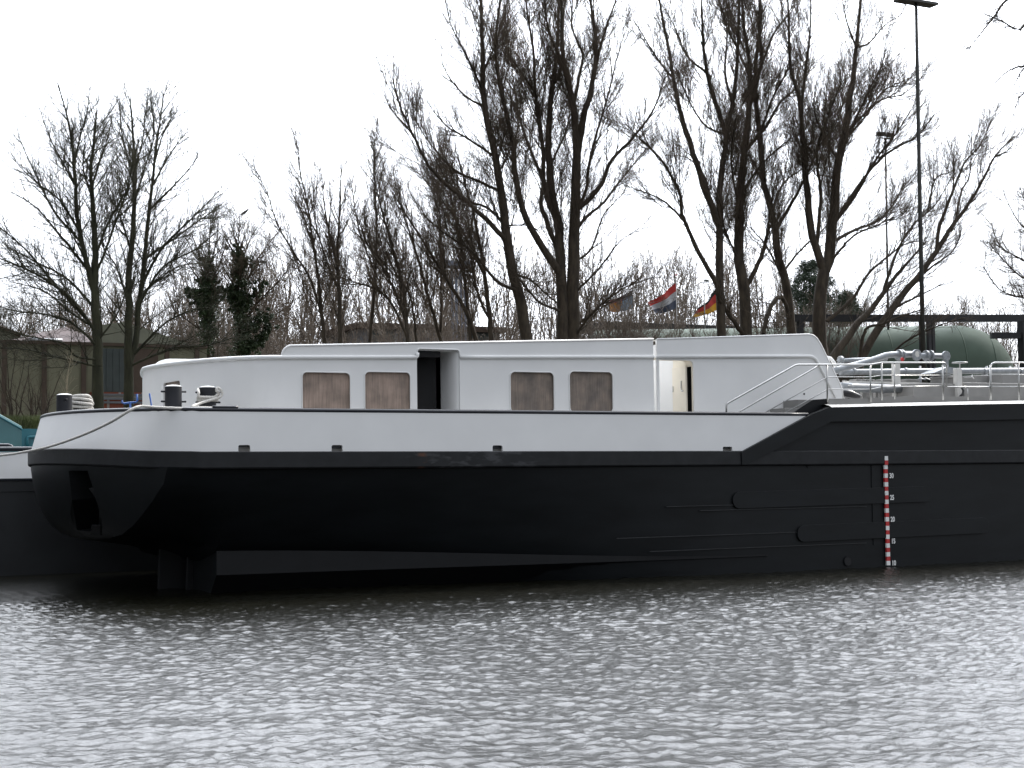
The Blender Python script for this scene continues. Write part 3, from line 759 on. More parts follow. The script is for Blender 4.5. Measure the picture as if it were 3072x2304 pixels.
door = MB().add(vv, [(0, 1, 3, 2), (4, 6, 7, 5), (0, 4, 5, 1), (2, 3, 7, 6), (0, 2, 6, 4), (1, 5, 7, 3)]).build('passage_door', MT['cream'], fwdh, False, .006)
fc = Vector((ex, ey, 0)).lerp(Vector((hx, hy, 0)), .30)
nrm = nv if nv.x < 0 else -nv
hp = fc + nrm * .03
MB().tube([(hp.x, hp.y, 4.22), (hp.x - .01, hp.y, 4.05), (*(hp + dv * .06 + nrm * .03).xy, 3.99), (*(hp + dv * .14 + nrm * .03).xy, 3.99)], .012, 8).build('door_handle', MT['steel'], fwdh)
for z in (3.0, 4.0):
    MB().box((hx - .05, hy - .05, z), (hx + .02, hy + .03, z + .12)).build('hinge', MT['white'], fwdh)
MB().tube([at(2458 - 386 + 413, 1182, HY - .01), at(2413 + 72, 1182, HY + .02)], .02, 10)
p = at(2412, 1182, HY)
MB().lathe((p.x, HY - .012, p.z), [(.02, .02), (.022, .0)], 12, (0, 1, 0)).build('socket', MT['dark'], fwdh)
# life hoop behind the sloped front, white
pc = at(2492, 1100, 2.6)
MB().tube([at(px, py, 2.6) for px, py in ((2478, 1072), (2492, 1076), (2502, 1088), (2508, 1104), (2509, 1122))], .045, 10).build('vent_pipe', MT['white'], fwdh, True)

# ------------------------------------------------------------------ STAIR AND RAILS
s0, s1 = at(2338, 1225, .5), at(2378, 1200, .5)
MB().box((s0.x, .30, 2.58), (XT + .3, .95, s0.z)).build('stair_step', MT['deckgrey'], barge, False, .006)
MB().box((s1.x, .302, 2.585), (XT + .3, .948, s1.z)).build('stair_step', MT['deckgrey'], barge, False, .006)
st = [at(2373, 1244, .27), at(2400, 1225, .27), at(2440, 1199, .27), at(2482, 1196, .27), at(2482, 1214, .27), at(2430, 1246, .27)]
m = MB(); k = len(st)
m.add([tuple(q) for q in st] + [(q.x, q.y + .02, q.z) for q in st], [tuple(range(k)), tuple(reversed(range(k, 2 * k)))] + [(i, i + k, (i + 1) % k + k, (i + 1) % k) for i in range(k)])
m.build('stair_stringer', MT['hull'], barge)
def rail(name, pts, Y, r, mt='steel', sides=8, parent=None):
    return MB().tube([at(px, py, Y) for px, py in pts], r, sides).build(name, MT[mt], parent or barge, True)
RY = .10
rail('handrail', [(2179, 1246), (2179, 1222), (2179, 1214), (2184, 1209), (2380, 1099), (2388, 1095), (2396, 1094), (2480, 1094), (2612, 1094), (2645, 1088), (2826, 1088), (2834, 1089), (2839, 1095), (2840, 1105), (2840, 1161), (2905, 1161), (2966, 1161), (2971, 1160), (2972, 1100), (2976, 1091), (2984, 1088), (3072, 1088), (3200, 1088)], RY, .021)
rail('middle_rail', [(2207, 1246), (2211, 1239), (2440, 1107), (2456, 1096)], RY + .03, .019)
rail('middle_rail', [(2283, 1245), (2477, 1134), (2484, 1131), (2612, 1131), (2645, 1126), (2834, 1126)], RY, .011)
rail('middle_rail', [(2351, 1241), (2480, 1170), (2486, 1168), (2612, 1168), (2645, 1161), (2740, 1159), (2834, 1158)], RY, .011)
rail('middle_rail', [(2974, 1124), (3072, 1124), (3200, 1125)], RY, .013)
rail('middle_rail', [(2974, 1160), (3072, 1160), (3200, 1161)], RY, .013)
for px, y0, y1, r in ((2482, 1094, 1205, .018), (2612, 1094, 1205, .020), (2646, 1088, 1201, .020), (2684, 1090, 1198, .016), (2829, 1095, 1200, .021), (2904, 1164, 1200, .014), (2972, 1095, 1200, .026), (3057, 1088, 1200, .020), (3140, 1088, 1200, .020)):
    rail('rail_post', [(px - 1, y0), (px, y1)], RY, r)
# toe board along the cargo deck
for (xa_, ya), (xb_, yb), Y in (((2487, 1196), (2614, 1195), .14), ((2614, 1193), (2660, 1190), .24), ((2640, 1190), (3300, 1187), .33)):
    a, b = at(xa_, ya, Y), at(xb_, yb, Y)
    MB().add([(a.x, Y, zdeck(a.x) + .0), (b.x, Y, zdeck(b.x) + .0), (b.x, Y, b.z), (a.x, Y, a.z), (a.x, Y + .012, zdeck(a.x)), (b.x, Y + .012, zdeck(b.x)), (b.x, Y + .012, b.z), (a.x, Y + .012, a.z)],
             [(0, 1, 2, 3), (7, 6, 5, 4), (3, 2, 6, 7), (0, 3, 7, 4), (1, 5, 6, 2)]).build('toe_board', MT['deckgrey'], barge)

# ------------------------------------------------------------------ DECK PIPES AND FITTINGS
def pipe(name, pts, Y, dia_px, mt='galv', bands=(), parent=None, sides=16):
    P = [at(px, py, Y) for px, py in pts]
    r = dia_px / 2 * depth(P[0]) / FPX
    o = MB().tube(P, r, sides).build(name, MT[mt], parent or barge, True)
    return o, r
def flange(center, axis_, r, t, parent, bolts=True):
    a = Vector(axis_).normalized()
    mb = MB().lathe(center, [(r * .6, -t), (r, -t), (r, -t * .15), (r * .97, 0), (r, t * .15), (r, t), (r * .6, t)], 22, a)
    if bolts:
        u = a.orthogonal().normalized(); w = a.cross(u)
        for k in range(8):
            d = (u * math.cos(k * .785) + w * math.sin(k * .785)) * r * .82
            mb.lathe(Vector(center) + d - a * (t * 1.7), [(.012, 0), (.012, t * 3.4)], 6, a, 1)
    return mb.build('flange', [MT['galv'], MT['steel']], parent, 30)
main_, r_ = pipe('cargo_pipe', [(2520, 1118), (2560, 1116), (2800, 1114), (3072, 1112), (3300, 1110)], 3.2, 19)
for px in (2560, 2716, 2846, 2952, 3060):
    c = at(px, 1114.5, 3.2); MB().lathe(c, [(r_ + .02, -.03), (r_ + .02, .03)], 18, (1, 0, .0)).build('pipe_clamp', MT['galv'], main_)
rise, r_ = pipe('riser_pipe', [(2495, 1116), (2515, 1108), (2570, 1094), (2625, 1078), (2655, 1067), (2675, 1064), (2712, 1063), (2745, 1063)], 2.6, 20)
flange(at(2697, 1066, 2.6), (1, 0, 0), .15, .022, rise); flange(at(2704, 1066, 2.6), (1, 0, 0), .15, .022, rise)
c = at(2750, 1065, 2.45); flange(c, (0, -1, 0), .145, .025, rise)
MB().lathe(c + Vector((0, -.03, .02)), [(.075, 0), (.07, -.015)], 18, (0, -1, 0)).build('blank_plate', MT['decklight'], rise)
MB().tube([at(2745, 1063, 2.6), at(2750, 1065, 2.45)], .08, 14).build('elbow', MT['galv'], rise, True)
o = MB().lathe(at(2707, 1078, 2.4), [(.045, -.02), (.05, 0), (.045, .02)], 16, (0, 1, 0)).build('valve_wheel', MT['red'], rise)
two, r_ = pipe('manifold_pipe', [(2515, 1083), (2560, 1080), (2615, 1078), (2660, 1076)], 3.4, 13)
flange(at(2522, 1081, 3.4), (1, 0, 0), .11, .03, two)
thr, r_ = pipe('manifold_pipe', [(2755, 1068), (2780, 1067), (2838, 1068)], 3.0, 16)
flange(at(2778, 1067, 3.0), (1, 0, 0), .14, .02, thr); flange(at(2792, 1067, 3.0), (1, 0, 0), .14, .02, thr)
c = at(2838, 1068, 2.85); flange(c, (0, -1, 0), .13, .025, thr)
MB().tube([at(2838, 1068, 3.0), c], .065, 14).build('elbow', MT['galv'], thr, True)
for px, py0, w, Y in ((2691, 1090, 19, 2.3), (2840, 1080, 12, 2.9)):
    a = at(px - w / 2, py0, Y); b = at(px + w / 2, py0, Y)
    MB().box((a.x, Y, zdeck(a.x)), (b.x, Y + .1, a.z)).build('pipe_support', MT['decklight'] if w > 15 else MT['galv'], barge, False, .006)
low, r_ = pipe('vapour_pipe', [(2520, 1160), (2560, 1163), (2640, 1166), (2742, 1166)], 2.2, 27)
for px in (2552, 2720):
    MB().lathe(at(px, 1165, 2.2), [(r_ + .015, -.015), (r_ + .015, .015)], 18, (1, 0, 0)).build('pipe_clamp', MT['galv'], low)
# cable tray
a, b = at(2540, 1146, 2.6), at(2790, 1143, 2.6)
MB().box((a.x, 2.5, a.z - .03), (b.x, 2.75, a.z + .02)).build('cable_tray', MT['decklight'], barge)
a, b = at(2545, 1156, 2.0), at(2740, 1154, 2.0)
MB().box((a.x, 1.95, a.z - .01), (b.x, 2.02, a.z + .012)).build('cable_conduit', MT['decklight'], barge)
for px in (2538, 2590, 2630):
    p = at(px, 1140, 2.9); MB().box((p.x - .04, 2.9, zdeck(p.x)), (p.x + .04, 3.0, p.z)).build('tray_bracket', MT['deckgrey'], barge)
for px, w in ((2570, 30), (2600, 26), (2650, 34), (2720, 40)):
    p = at(px, 1137, 3.6); q = at(px + w, 1152, 3.6)
    MB().box((p.x, 3.6, zdeck(p.x)), (q.x, 3.9, p.z)).build('deck_box', MT['deckgrey'], barge, False, .01)
# bundle of black hose by the house front
MB().tube([at(px, py, .95) for px, py in ((2524, 1176), (2534, 1179), (2548, 1181), (2562, 1186), (2575, 1189), (2582, 1191))], [.05, .09, .10, .085, .06, .04], 10).build('hose_bundle', MT['tarp'], barge, True)
# hatch trunk, dome hatch, sloped cover, valve column with hand wheel
a, b = at(2740, 1149, 1.7), at(2872, 1190, 1.7)
MB().box((a.x, 1.7, zdeck(a.x)), (b.x, 3.0, a.z)).build('hatch_trunk', MT['deckgrey'], barge, False, .015)
c = at(2836, 1150, 2.3)
hat = MB().lathe((c.x, 2.3, c.z - .04), [(.36, 0), (.36, .14), (.40, .15), (.40, .19), (.30, .23), (.0, .245)], 28).build('tank_hatch', MT['deckgrey'], barge, 30)
for px in (2776, 2790):
    MB().tube([at(px, 1139, 1.95), at(px - 14, 1134, 1.95), at(px - 22, 1138, 1.95)], .014, 6).build('wing_nut', MT['galv'], hat)
q = [at(2803, 1118, 2.0), at(2845, 1100, 2.0), at(2872, 1104, 2.0), at(2872, 1120, 2.0)]
m = MB(); m.add([tuple(v) for v in q] + [(v.x, v.y + .5, v.z) for v in q], [(0, 1, 2, 3), (7, 6, 5, 4), (0, 4, 5, 1), (1, 5, 6, 2), (2, 6, 7, 3), (0, 3, 7, 4)]); m.build('sloped_cover', MT['galv'], barge)
a, b = at(2871, 1104, 1.6), at(2887, 1152, 1.6)
col = MB().box((a.x, 1.6, zdeck(a.x)), (b.x, 1.75, a.z)).build('valve_column', MT['decklight'], barge, False, .01)
w = at(2879, 1088, 1.67)
ring = [(w.x + .19 * math.cos(t), 1.67 + .19 * math.sin(t), w.z) for t in np.linspace(0, 2 * math.pi, 22)]
MB().tube(ring, .012, 6, False).tube([(w.x - .19, 1.67, w.z), (w.x + .19, 1.67, w.z)], .009, 6).tube([(w.x, 1.48, w.z), (w.x, 1.86, w.z)], .009, 6).tube([(w.x, 1.67, a.z), (w.x, 1.67, w.z + .02)], .016, 6).build('hand_wheel', MT['steel'], col, True)
MB().tube([at(px, py, 1.5) for px, py in ((2884, 1160), (2890, 1172), (2888, 1182), (2880, 1190))], .03, 8).build('drain_hose', MT['tarp'], barge, True)
a, b = at(2892, 1147, 1.6), at(3300, 1190, 1.6)
MB().box((a.x, 1.6, zdeck(a.x)), (b.x, 3.0, a.z)).build('trunk_coaming', MT['deckgrey'], barge, False, .015)
a = at(3006, 1122, 1.9)
MB().box((a.x, 1.9, zdeck(a.x)), (b.x, 3.0, a.z)).build('trunk_coaming', MT['deckgrey'], barge, False, .015)
a, b = at(2926, 1125, 2.4), at(3004, 1146, 2.4)
MB().box((a.x, 2.4, zdeck(a.x)), (b.x, 2.9, a.z)).build('deck_locker', MT['deckgrey'], barge, False, .015)
MB().tube([at(px, py, 1.8) for px, py in ((2893, 1133), (2915, 1131), (2917, 1124))], .012, 6).tube([at(px, py, 1.8) for px, py in ((2917, 1131), (2922, 1137))], .012, 6).build('dog_lever', MT['steel'], barge, True)
for px in (2760, 2960, 3030):
    p = at(px, 1098, 3.8); MB().tube([(p.x, 3.8, zdeck(p.x)), (p.x, 3.8, p.z)], .03, 8).build('vent_pipe', MT['galv'], barge, True)

# ------------------------------------------------------------------ BOLLARDS (fixed to the deck)
def bollard(px, py_top, Y, dia):
    p = at(px, py_top, Y); r = dia / 2 * depth(p) / FPX
    o = MB().lathe((p.x, Y, 2.6), [(r * 1.0, 0), (r, p.z - 2.6 - .03)], 28).build('bollard', MT['bollard'], barge, 40)
    MB().lathe((p.x, Y, p.z - .03), [(r * 1.02, 0), (r * 1.0, .006), (r * .7, .022), (r * .35, .030), (0, .032)], 28).build('bollard_cap', MT['bollardlit'], o, 40)
    return o, p, r
b1, p1, r1 = bollard(520, 1155, 1.0, 50)
b2, p2, r2 = bollard(623, 1158, 1.0, 50)
b3, p3, r3 = bollard(193, 1181, 4.3, 46)
b4, p4, r4 = bollard(243, 1187, 5.3, 45)
for bo, p, r in ((b1, p1, r1), (b2, p2, r2)):
    for dzz in (.125, .31):
        MB().lathe((p.x - r - .085, p.y - .02, p.z - dzz), [(.008, 0), (.019, .012), (.019, 2 * r + .158), (.008, 2 * r + .17)], 10, (1, 0, 0)).build('bollard_pin', MT['bollard'], bo, True)
for dzz in (.13, .38):
    MB().lathe((p3.x, p3.y - r3 - .05, p3.z - dzz), [(.03, 0), (.03, .06)], 10, (0, 1, 0)).build('bollard_pin', MT['bollard'], b3, True)

# ------------------------------------------------------------------ ROPES, ANCHOR, BLUE GEAR
def rope(pts, r=.026, n=14, sides=8):
    P = np.array([tuple(p) for p in pts]); out = []
    for i in range(len(P) - 1):
        a, b, c, d = P[max(i - 1, 0)], P[i], P[i + 1], P[min(i + 2, len(P) - 1)]
        for t in np.linspace(0, 1, n, endpoint=False):
            out.append(.5 * (2 * b + (c - a) * t + (2 * a - 5 * b + 4 * c - d) * t * t + (3 * b - a - 3 * c + d) * t ** 3))
    out.append(P[-1]); return out
def rope_mesh(name, pts, label, r=.026):
    P = rope(pts); k = np.arange(len(P))
    o = MB().tube(P, r * (1 + .07 * np.sin(k * 1.9)), 8).build(name, MT['rope'], None, True)
    return tag(o, label, 'rope', None)
e0 = Vector(bul(sx(418, .2), ZB, .02)); e0.z += .085
line = [at(650, 1229, .10), at(560, 1226, .10), at(470, 1222, .08), at(425, 1219, .06), at(404, 1224, -.02), at(380, 1237, .0), at(330, 1267, .3), at(250, 1304, 1.2), at(150, 1339, 3.0), at(60, 1358, 4.8), at(0, 1366, 6.0), at(-120, 1378, 8.0), at(-330, 1386, 9.9)]
rope_mesh('mooring_rope', line, 'pale mooring rope running along the black cap rail and sagging off the stern corner')
def coil(p, r, zs, rr=.026):
    out = []
    for z0, z1 in zip(zs, zs[1:]):
        for t in np.linspace(0, 2 * math.pi, 18, endpoint=False):
            f = t / (2 * math.pi); out.append((p.x + (r + rr) * math.cos(t - 1.6), p.y + (r + rr) * math.sin(t - 1.6), z0 + (z1 - z0) * f))
    return out
zt2 = p2.z
c2_ = coil(p2, r2, [zt2 - .22, zt2 - .225, zt2 - .275, zt2 - .28])
q = lambda px, py, Y: tuple(at(px, py, Y))
loopy = [q(594, 1167, 1.0), q(596, 1178, .83), q(598, 1190, .82)] + [tuple(v) for v in c2_] + [q(655, 1184, .84), q(650, 1172, .8), q(652, 1164, .82), q(661, 1168, .8), q(667, 1180, .8), q(662, 1190, .79), q(646, 1196, .78), q(612, 1206, .76), q(592, 1213, .6), q(578, 1219, .3), q(590, 1222, .12), q(620, 1223, .1), q(648, 1224, .1), q(655, 1222, .14)]
rope_mesh('coiled_rope', loopy, 'pale rope wound round the pinned bollard closer to the deckhouse')
c4 = []
for kk, (zz, ex) in enumerate(((.03, .0), (.09, .03), (.15, .05), (.21, .02), (.30, .05), (.36, .06), (.42, .03))):
    for t in np.linspace(0, 2 * math.pi, 16, endpoint=False):
        c4.append((p4.x + (r4 + .03 + ex) * math.cos(t), p4.y + (r4 + .03 + ex) * math.sin(t), p4.z - zz - .03 * math.sin(t + kk) - .01 * t / 6))
rope_mesh('coiled_rope', c4[::2], 'thick pile of pale rope turns heaped on the far stern bollard', .033)
# anchor housed in the stern pocket
py_, pz_ = on_transom(268, 1480)
ay, az = on_transom(287, 1590)
anch = thing('anchor', 'dark steel anchor housed in the pocket of the barge stern', 'anchor', (arc(py_) + .1, py_, pz_))
y1_, z1_ = on_transom(240, 1430)
MB().tube([(arc(y1_) + .35, y1_ + .1, z1_ + .25), (arc(py_) + .35, py_ + .15, pz_), (arc(ay) + .6, ay + .05, az + .1)], [.05, .055, .07], 10).build('shank', MT['hull'], anch, True)
fl = [(272, 1607), (305, 1606), (303, 1576), (276, 1574)]
ff = [on_transom(*f_) for f_ in fl]
m = MB(); m.add([(arc(y) + rake(z) - .02, y, z) for y, z in ff] + [(arc(y) + rake(z) + .12, y, z) for y, z in ff], [(0, 1, 2, 3), (7, 6, 5, 4), (0, 4, 5, 1), (1, 5, 6, 2), (2, 6, 7, 3), (3, 7, 4, 0)])
m.build('fluke', MT['skeg'], anch, False, .02)
ff = [on_transom(*f_) for f_ in ((262, 1465), (272, 1463), (290, 1490), (286, 1508), (280, 1490))]
m = MB(); m.add([(arc(y) + rake(z) + .02, y, z) for y, z in ff] + [(arc(y) + rake(z) + .10, y, z) for y, z in ff], [tuple(range(5)), tuple(reversed(range(5, 10)))] + [(i, i + 5, (i + 1) % 5 + 5, (i + 1) % 5) for i in range(5)])
m.build('stock', MT['skeg'], anch, False, .01)
# blue tubular cradle and blue rod on the stern deck
Y = 2.6
p = at(391, 1215, Y)
cr = thing('tube_cradle', 'blue tubular cradle with upturned ends standing on the stern deck', 'cradle', (p.x, Y, 2.6))
z0 = at(391, 1207, Y).z
MB().tube([(p.x, Y, 2.72), (p.x, Y, z0)], .02, 8).build('stand', MT['blue'], cr, True)
MB().box((p.x - .14, Y - .14, 2.70), (p.x + .14, Y + .14, 2.73)).build('foot', MT['blue'], cr)
MB().tube([at(366, 1201, Y), at(367, 1208, Y), at(372, 1210, Y), at(408, 1206, Y), at(412, 1203, Y), at(411, 1182, Y)], .019, 8).build('arm', MT['blue'], cr, True)
a, b = at(448.5, 1180, 1.6), at(455, 1219, 1.6)
d_ = (b - a).normalized(); b2_ = a + d_ * ((2.68 - a.z) / d_.z)
tag(MB().tube([a, b2_], .018, 8).build('rod', MT['blue'], None, True), 'thin blue rod leaning beside the aft corner of the white deckhouse', 'rod')

# ================================================================== SECOND BARGE on the far side
FB = 9.95
xo = sx(0, FB, 1440)
nb = thing('barge', 'grey hulled barge with white bulwark and teal deckhouse lying behind the black stern', 'barge', (xo, FB + 4, 0))
h0, h1, h2 = at(0, 1437, FB).z, at(0, 1356, FB).z, at(0, 1347, FB).z
MT['hull2'] = mat('grey_hull_paint', (0.017, 0.0185, 0.0205), 0.5, var=0.25, scale=1.2, bump=0.08, bscale=3)
m = MB()
xl, xr = xo - 30, xo + 14
m.grid([[(x, FB, h0), (x, FB, h0 - .30), (x, FB + .015, h0 - .31), (x, FB + .015, .8), (x, FB + .05, -1)] for x in (xl, xo, xr)])
m.box((xl, FB + .4, -1), (xr, FB + 9, h0 - .05))
m.build('hull', MT['hull2'], nb)
MB().box((xl, FB - .03, h0 - .045), (xr, FB + .02, h0 + .01)).build('rubbing_strake', MT['cap'], nb, False, .01)
MB().grid([[(x, FB + .02, h0), (x, FB + .06, h1)] for x in (xl, xr)]).build('bulwark', MT['white'], nb)
bend = at(95, 1351, FB).x
MB().tube([(xl, FB + .05, h2), (bend, FB + .05, h2), (bend + .35, FB + .15, h2 - .02), (bend + .6, FB + .4, h2 - .12), (xr, FB + .5, h2 - .14)], .055, 10).build('cap_rail', MT['cap'], nb, True)
MB().tube([at(-300, 1336, FB + .3), at(25, 1336, FB + .3), at(34, 1339, FB + .3), at(39, 1352, FB + .3)], .045, 10).build('hand_rail', MT['cap'], nb, True)
# teal deckhouse: sloped-top aft wing and front panel with a pressed frame
TY = FB + 1.2
c0_ = at(65, 1285, TY); l0 = at(-220, 1125, TY + 2.0)
base_z = h1 - .5
hs = MB()
pc1 = (c0_.x, TY); pc2 = (l0.x, TY + 2.0)
hs.add([(pc1[0], pc1[1], base_z), (pc2[0], pc2[1], base_z), (pc2[0], pc2[1], l0.z), (pc1[0], pc1[1], c0_.z)] + [(pc1[0] + .06, pc1[1] + .3, base_z), (pc2[0] + .06, pc2[1] + .3, base_z), (pc2[0] + .06, pc2[1] + .3, l0.z), (pc1[0] + .06, pc1[1] + .3, c0_.z + .01)],
       [(0, 1, 2, 3), (7, 6, 5, 4), (3, 2, 6, 7), (0, 3, 7, 4), (1, 5, 6, 2)])
MT['teal_lit'] = mat('lit_teal_paint', (0.085, 0.20, 0.21), 0.45, var=0.08, scale=2)  # same teal, lightened in colour where the wing catches more sky
hso = hs.build('deckhouse_wing', MT['teal_lit'], nb)
MB().tube([(pc1[0], pc1[1] + .15, c0_.z + .03), (pc2[0], pc2[1] + .15, l0.z + .03)], .035, 8).build('edge_bead', MT['teal_lit'], nb, True)
MB().tube([(pc1[0], pc1[1] - .02, c0_.z - .02), (pc2[0], pc2[1] - .02, l0.z - .02)], .025, 8).build('edge_bead', MT['teal'], nb, True)
MB().box((pc1[0] + .004, TY + .01, base_z), (pc1[0] + 6, TY + 3, c0_.z - .01)).build('deckhouse_front', MT['teal'], nb)
MB().tube([at(82, 1352, TY - .03), at(82, 1318, TY - .03), at(84, 1312, TY - .03), at(90, 1310.5, TY - .03), at(200, 1310, TY - .03)], .035, 8).build('pressed_frame', MT['teal'], nb, True)
# ================================================================== TREES
def norm(a): return a / (np.linalg.norm(a, axis=-1, keepdims=True) + 1e-12)
class Wood:
    """tubes for many stems at once"""
    def __init__(s): s.V = []; s.Q = []; s.n = 0
    def add(s, P, rad, sides):
        N, K, _ = P.shape
        t = norm(np.gradient(P, axis=1))
        u = norm(np.cross(t, np.array([0.93, 0.31, 0.19]))); w = np.cross(t, u)
        a = np.arange(sides) * 2 * np.pi / sides
        ring = P[:, :, None] + rad[:, :, None, None] * (np.cos(a)[:, None] * u[:, :, None] + np.sin(a)[:, None] * w[:, :, None])
        i = np.arange(N * K * sides).reshape(N, K, sides) + s.n
        j = np.roll(i, -1, axis=2)
        s.V.append(ring.reshape(-1, 3)); s.Q.append(np.stack([i[:, :-1], j[:, :-1], j[:, 1:], i[:, 1:]], -1).reshape(-1, 4))
        s.n += N * K * sides
    def build(s, name, material, parent):
        o = link(name, mesh_np(name, np.concatenate(s.V), np.concatenate(s.Q)), material, parent, True); return o
def grow(P, rad, g, spacing, length, angle, K, up, wig, rmax, rtip, t0=0.15, t1=1.0, taper=0.55, droop=0.0):
    """children along the stems P (N,K,3): one about every `spacing` metres"""
    N, PK, _ = P.shape
    seg = np.linalg.norm(np.diff(P, axis=1), axis=2); Ltot = seg.sum(1)
    cnt = np.maximum(0, (Ltot * (t1 - t0) / spacing + g.random(N))).astype(int)
    idx = np.repeat(np.arange(N), cnt); M_ = len(idx)
    if M_ == 0: return np.zeros((0, K, 3)), np.zeros((0, K))
    t = t0 + (t1 - t0) * g.random(M_) ** 0.82
    f = t * (PK - 1); i0 = np.minimum(f.astype(int), PK - 2); fr = (f - i0)[:, None]
    p = P[idx, i0] * (1 - fr) + P[idx, i0 + 1] * fr
    r = rad[idx, i0] * (1 - fr[:, 0]) + rad[idx, i0 + 1] * fr[:, 0]
    tan = norm(P[idx, i0 + 1] - P[idx, i0])
    perp = norm(np.cross(tan, g.normal(size=(M_, 3))))
    a = np.radians(angle) * (0.7 + 0.6 * g.random(M_))[:, None]
    d = np.cos(a) * tan + np.sin(a) * perp
    ln = length * (1 - taper * t) * (0.45 + 0.8 * g.random(M_)) * np.minimum(1.0, Ltot[idx] / (2.5 * length) + 0.14)
    out = np.zeros((M_, K, 3)); out[:, 0] = p
    bend = g.normal(size=(M_, 3)) * wig
    for k in range(1, K):
        d = norm(d + np.array([0, 0, up - droop * k / K]) + bend * 0.3 + g.normal(size=(M_, 3)) * wig)
        out[:, k] = out[:, k - 1] + d * (ln / (K - 1))[:, None]
    rb = np.minimum(r * 0.62, rmax * (0.6 + 0.7 * g.random(M_)))[:, None]
    rr = rb + (np.minimum(rtip, rb) - rb) * np.linspace(0, 1, K)[None] ** 0.8
    return out, rr
def spline(P, n):
    P = np.asarray(P, float); out = []
    seg = np.linalg.norm(np.diff(P, axis=0), axis=1); cum = np.concatenate([[0], np.cumsum(seg)]); tt = np.linspace(0, cum[-1], n)
    for t in tt:
        i = min(int(np.searchsorted(cum, t, side='right') - 1), len(P) - 2); f = (t - cum[i]) / (seg[i] + 1e-9)
        a, b, c, d = P[max(i - 1, 0)], P[i], P[i + 1], P[min(i + 2, len(P) - 1)]
        out.append(.5 * (2 * b + (c - a) * f + (2 * a - 5 * b + 4 * c - d) * f * f + (3 * b - a - 3 * c + d) * f ** 3))
    return np.array(out)
def project(P):
    d = np.asarray(P) - np.array(CPOS); z = d @ np.array(FWD)
    return np.stack([1536 + FPX * (d @ np.array(CR)) / z, 1152 - FPX * (d @ np.array(CU)) / z], -1)
def px_limbs(limbs, Y0, g, K=24, ext=True):
    """photo outlines of limbs -> 3D stems; a limb that does not start at the ground grows out of the nearest stem before it"""
    Ps, Rs = [], []
    for L_ in limbs:
        pts, w0, w1 = L_[0], L_[1], L_[2]
        dy = L_[3] if len(L_) > 3 else g.uniform(-2.2, 2.2)
        n = len(pts); ys = Y0; first = None
        if Ps and not (len(L_) > 4 and L_[4]):
            allp = np.concatenate(Ps); pj = project(allp); dist = np.hypot(pj[:, 0] - pts[0][0], pj[:, 1] - pts[0][1] - 12)
            k = int(dist.argmin())
            if dist[k] < 60: first = allp[k]; ys = first[1]
        w = [tuple(at(px, py, ys + dy * (i / max(1, n - 1)))) for i, (px, py) in enumerate(pts)]
        if first is not None: w[0] = tuple(first)
        sp = spline(w, K)
        d = depth(w[0]); r = np.linspace(w0, w1, K) / 2 * d / FPX
        sp[1:-1] += g.normal(size=(K - 2, 3)) * np.minimum(r[1:-1, None] * 0.14, .02)
        Ps.append(sp); Rs.append(r)
    return np.array(Ps), np.array(Rs)
def tree(name, label, group, Y0, limbs, seed, style, bark, twig, thin=1.0):
    g = np.random.default_rng(seed)
    base = at(limbs[0][0][0][0], limbs[0][0][0][1], Y0)
    root = thing(name, label, 'tree', (base.x, Y0, GZ - .1), group)
    P, Rr = px_limbs(limbs, Y0, g)
    # carry stems that start low down to the ground
    W = Wood(); 
    for i, L_ in enumerate(limbs):
        if len(L_) > 4 and L_[4]:
            b0 = P[i, 0].copy(); b1 = b0.copy(); b1[2] = GZ - .3; b1[0] += .0
            col_ = np.array([b0 + (b1 - b0) * t for t in np.linspace(0, 1, 5)])[None]
            W.add(col_[:, ::-1], (Rr[i, 0] * np.linspace(1.35, 1, 5))[None], 10)
    W.add(P, Rr, 10)
    st = style
    b1, r1 = grow(P, Rr, g, st['s1'] / thin, st['l1'], st['a1'], 9, st['u1'], .055, .022, .0062, t0=st.get('t0', .2), droop=st.get('droop', 0))
    W.add(b1, r1, 5)
    W.build('trunk', MT[bark], root)
    C_ = Wood()
    b2, r2 = grow(b1, r1, g, st['s2'] / thin, st['l2'], st['a2'], 6, st['u2'], .065, .0085, .0046, t0=.1, taper=.35)
    C_.add(b2, r2, 3)
    # whips straight off the limbs' upper halves
    b3, r3 = grow(P, Rr, g, st['s2'] * 3.2 / thin, st['l2'] * .9, st['a2'] + 10, 6, st['u2'] + .05, .065, .0105, .0058, t0=.35, taper=.2)
    C_.add(b3, r3, 3)
    b4, r4 = grow(b2, r2, g, st['s3'] / thin, st['l3'], st['a3'], 4, st['u3'], .08, .0050, .0037, t0=.15, taper=.2)
    C_.add(b4, r4, 3)
    C_.build('crown', MT[twig], root)
    return root
WIL = dict(s1=.215, l1=4.4, a1=29, u1=.08, s2=.12, l2=1.9, a2=26, u2=.08, s3=.125, l3=1.0, a3=25, u3=.06, t0=.16)
MAP = dict(s1=.155, l1=3.1, a1=36, u1=.05, s2=.13, l2=1.25, a2=38, u2=.05, s3=.16, l3=.38, a3=48, u3=.09, t0=.10)
SAP = dict(s1=.18, l1=3.3, a1=27, u1=.08, s2=.13, l2=1.4, a2=28, u2=.09, s3=.13, l3=.45, a3=40, u3=.05, t0=.08)
def C1(*p): return [(x * .5425, 200 + y * .5425) for x, y in p]
def C2(*p): return [(800 + x * .639, y * .639) for x, y in p]
def C3(*p): return [(1300 + x * .639, y * .639) for x, y in p]
def C4(*p): return [(1900 + x * .6387, y * .6387) for x, y in p]
def C5(*p): return [(2500 + x * .639, y * .639) for x, y in p]
GW = 'tall bare willows standing behind the deckhouse'
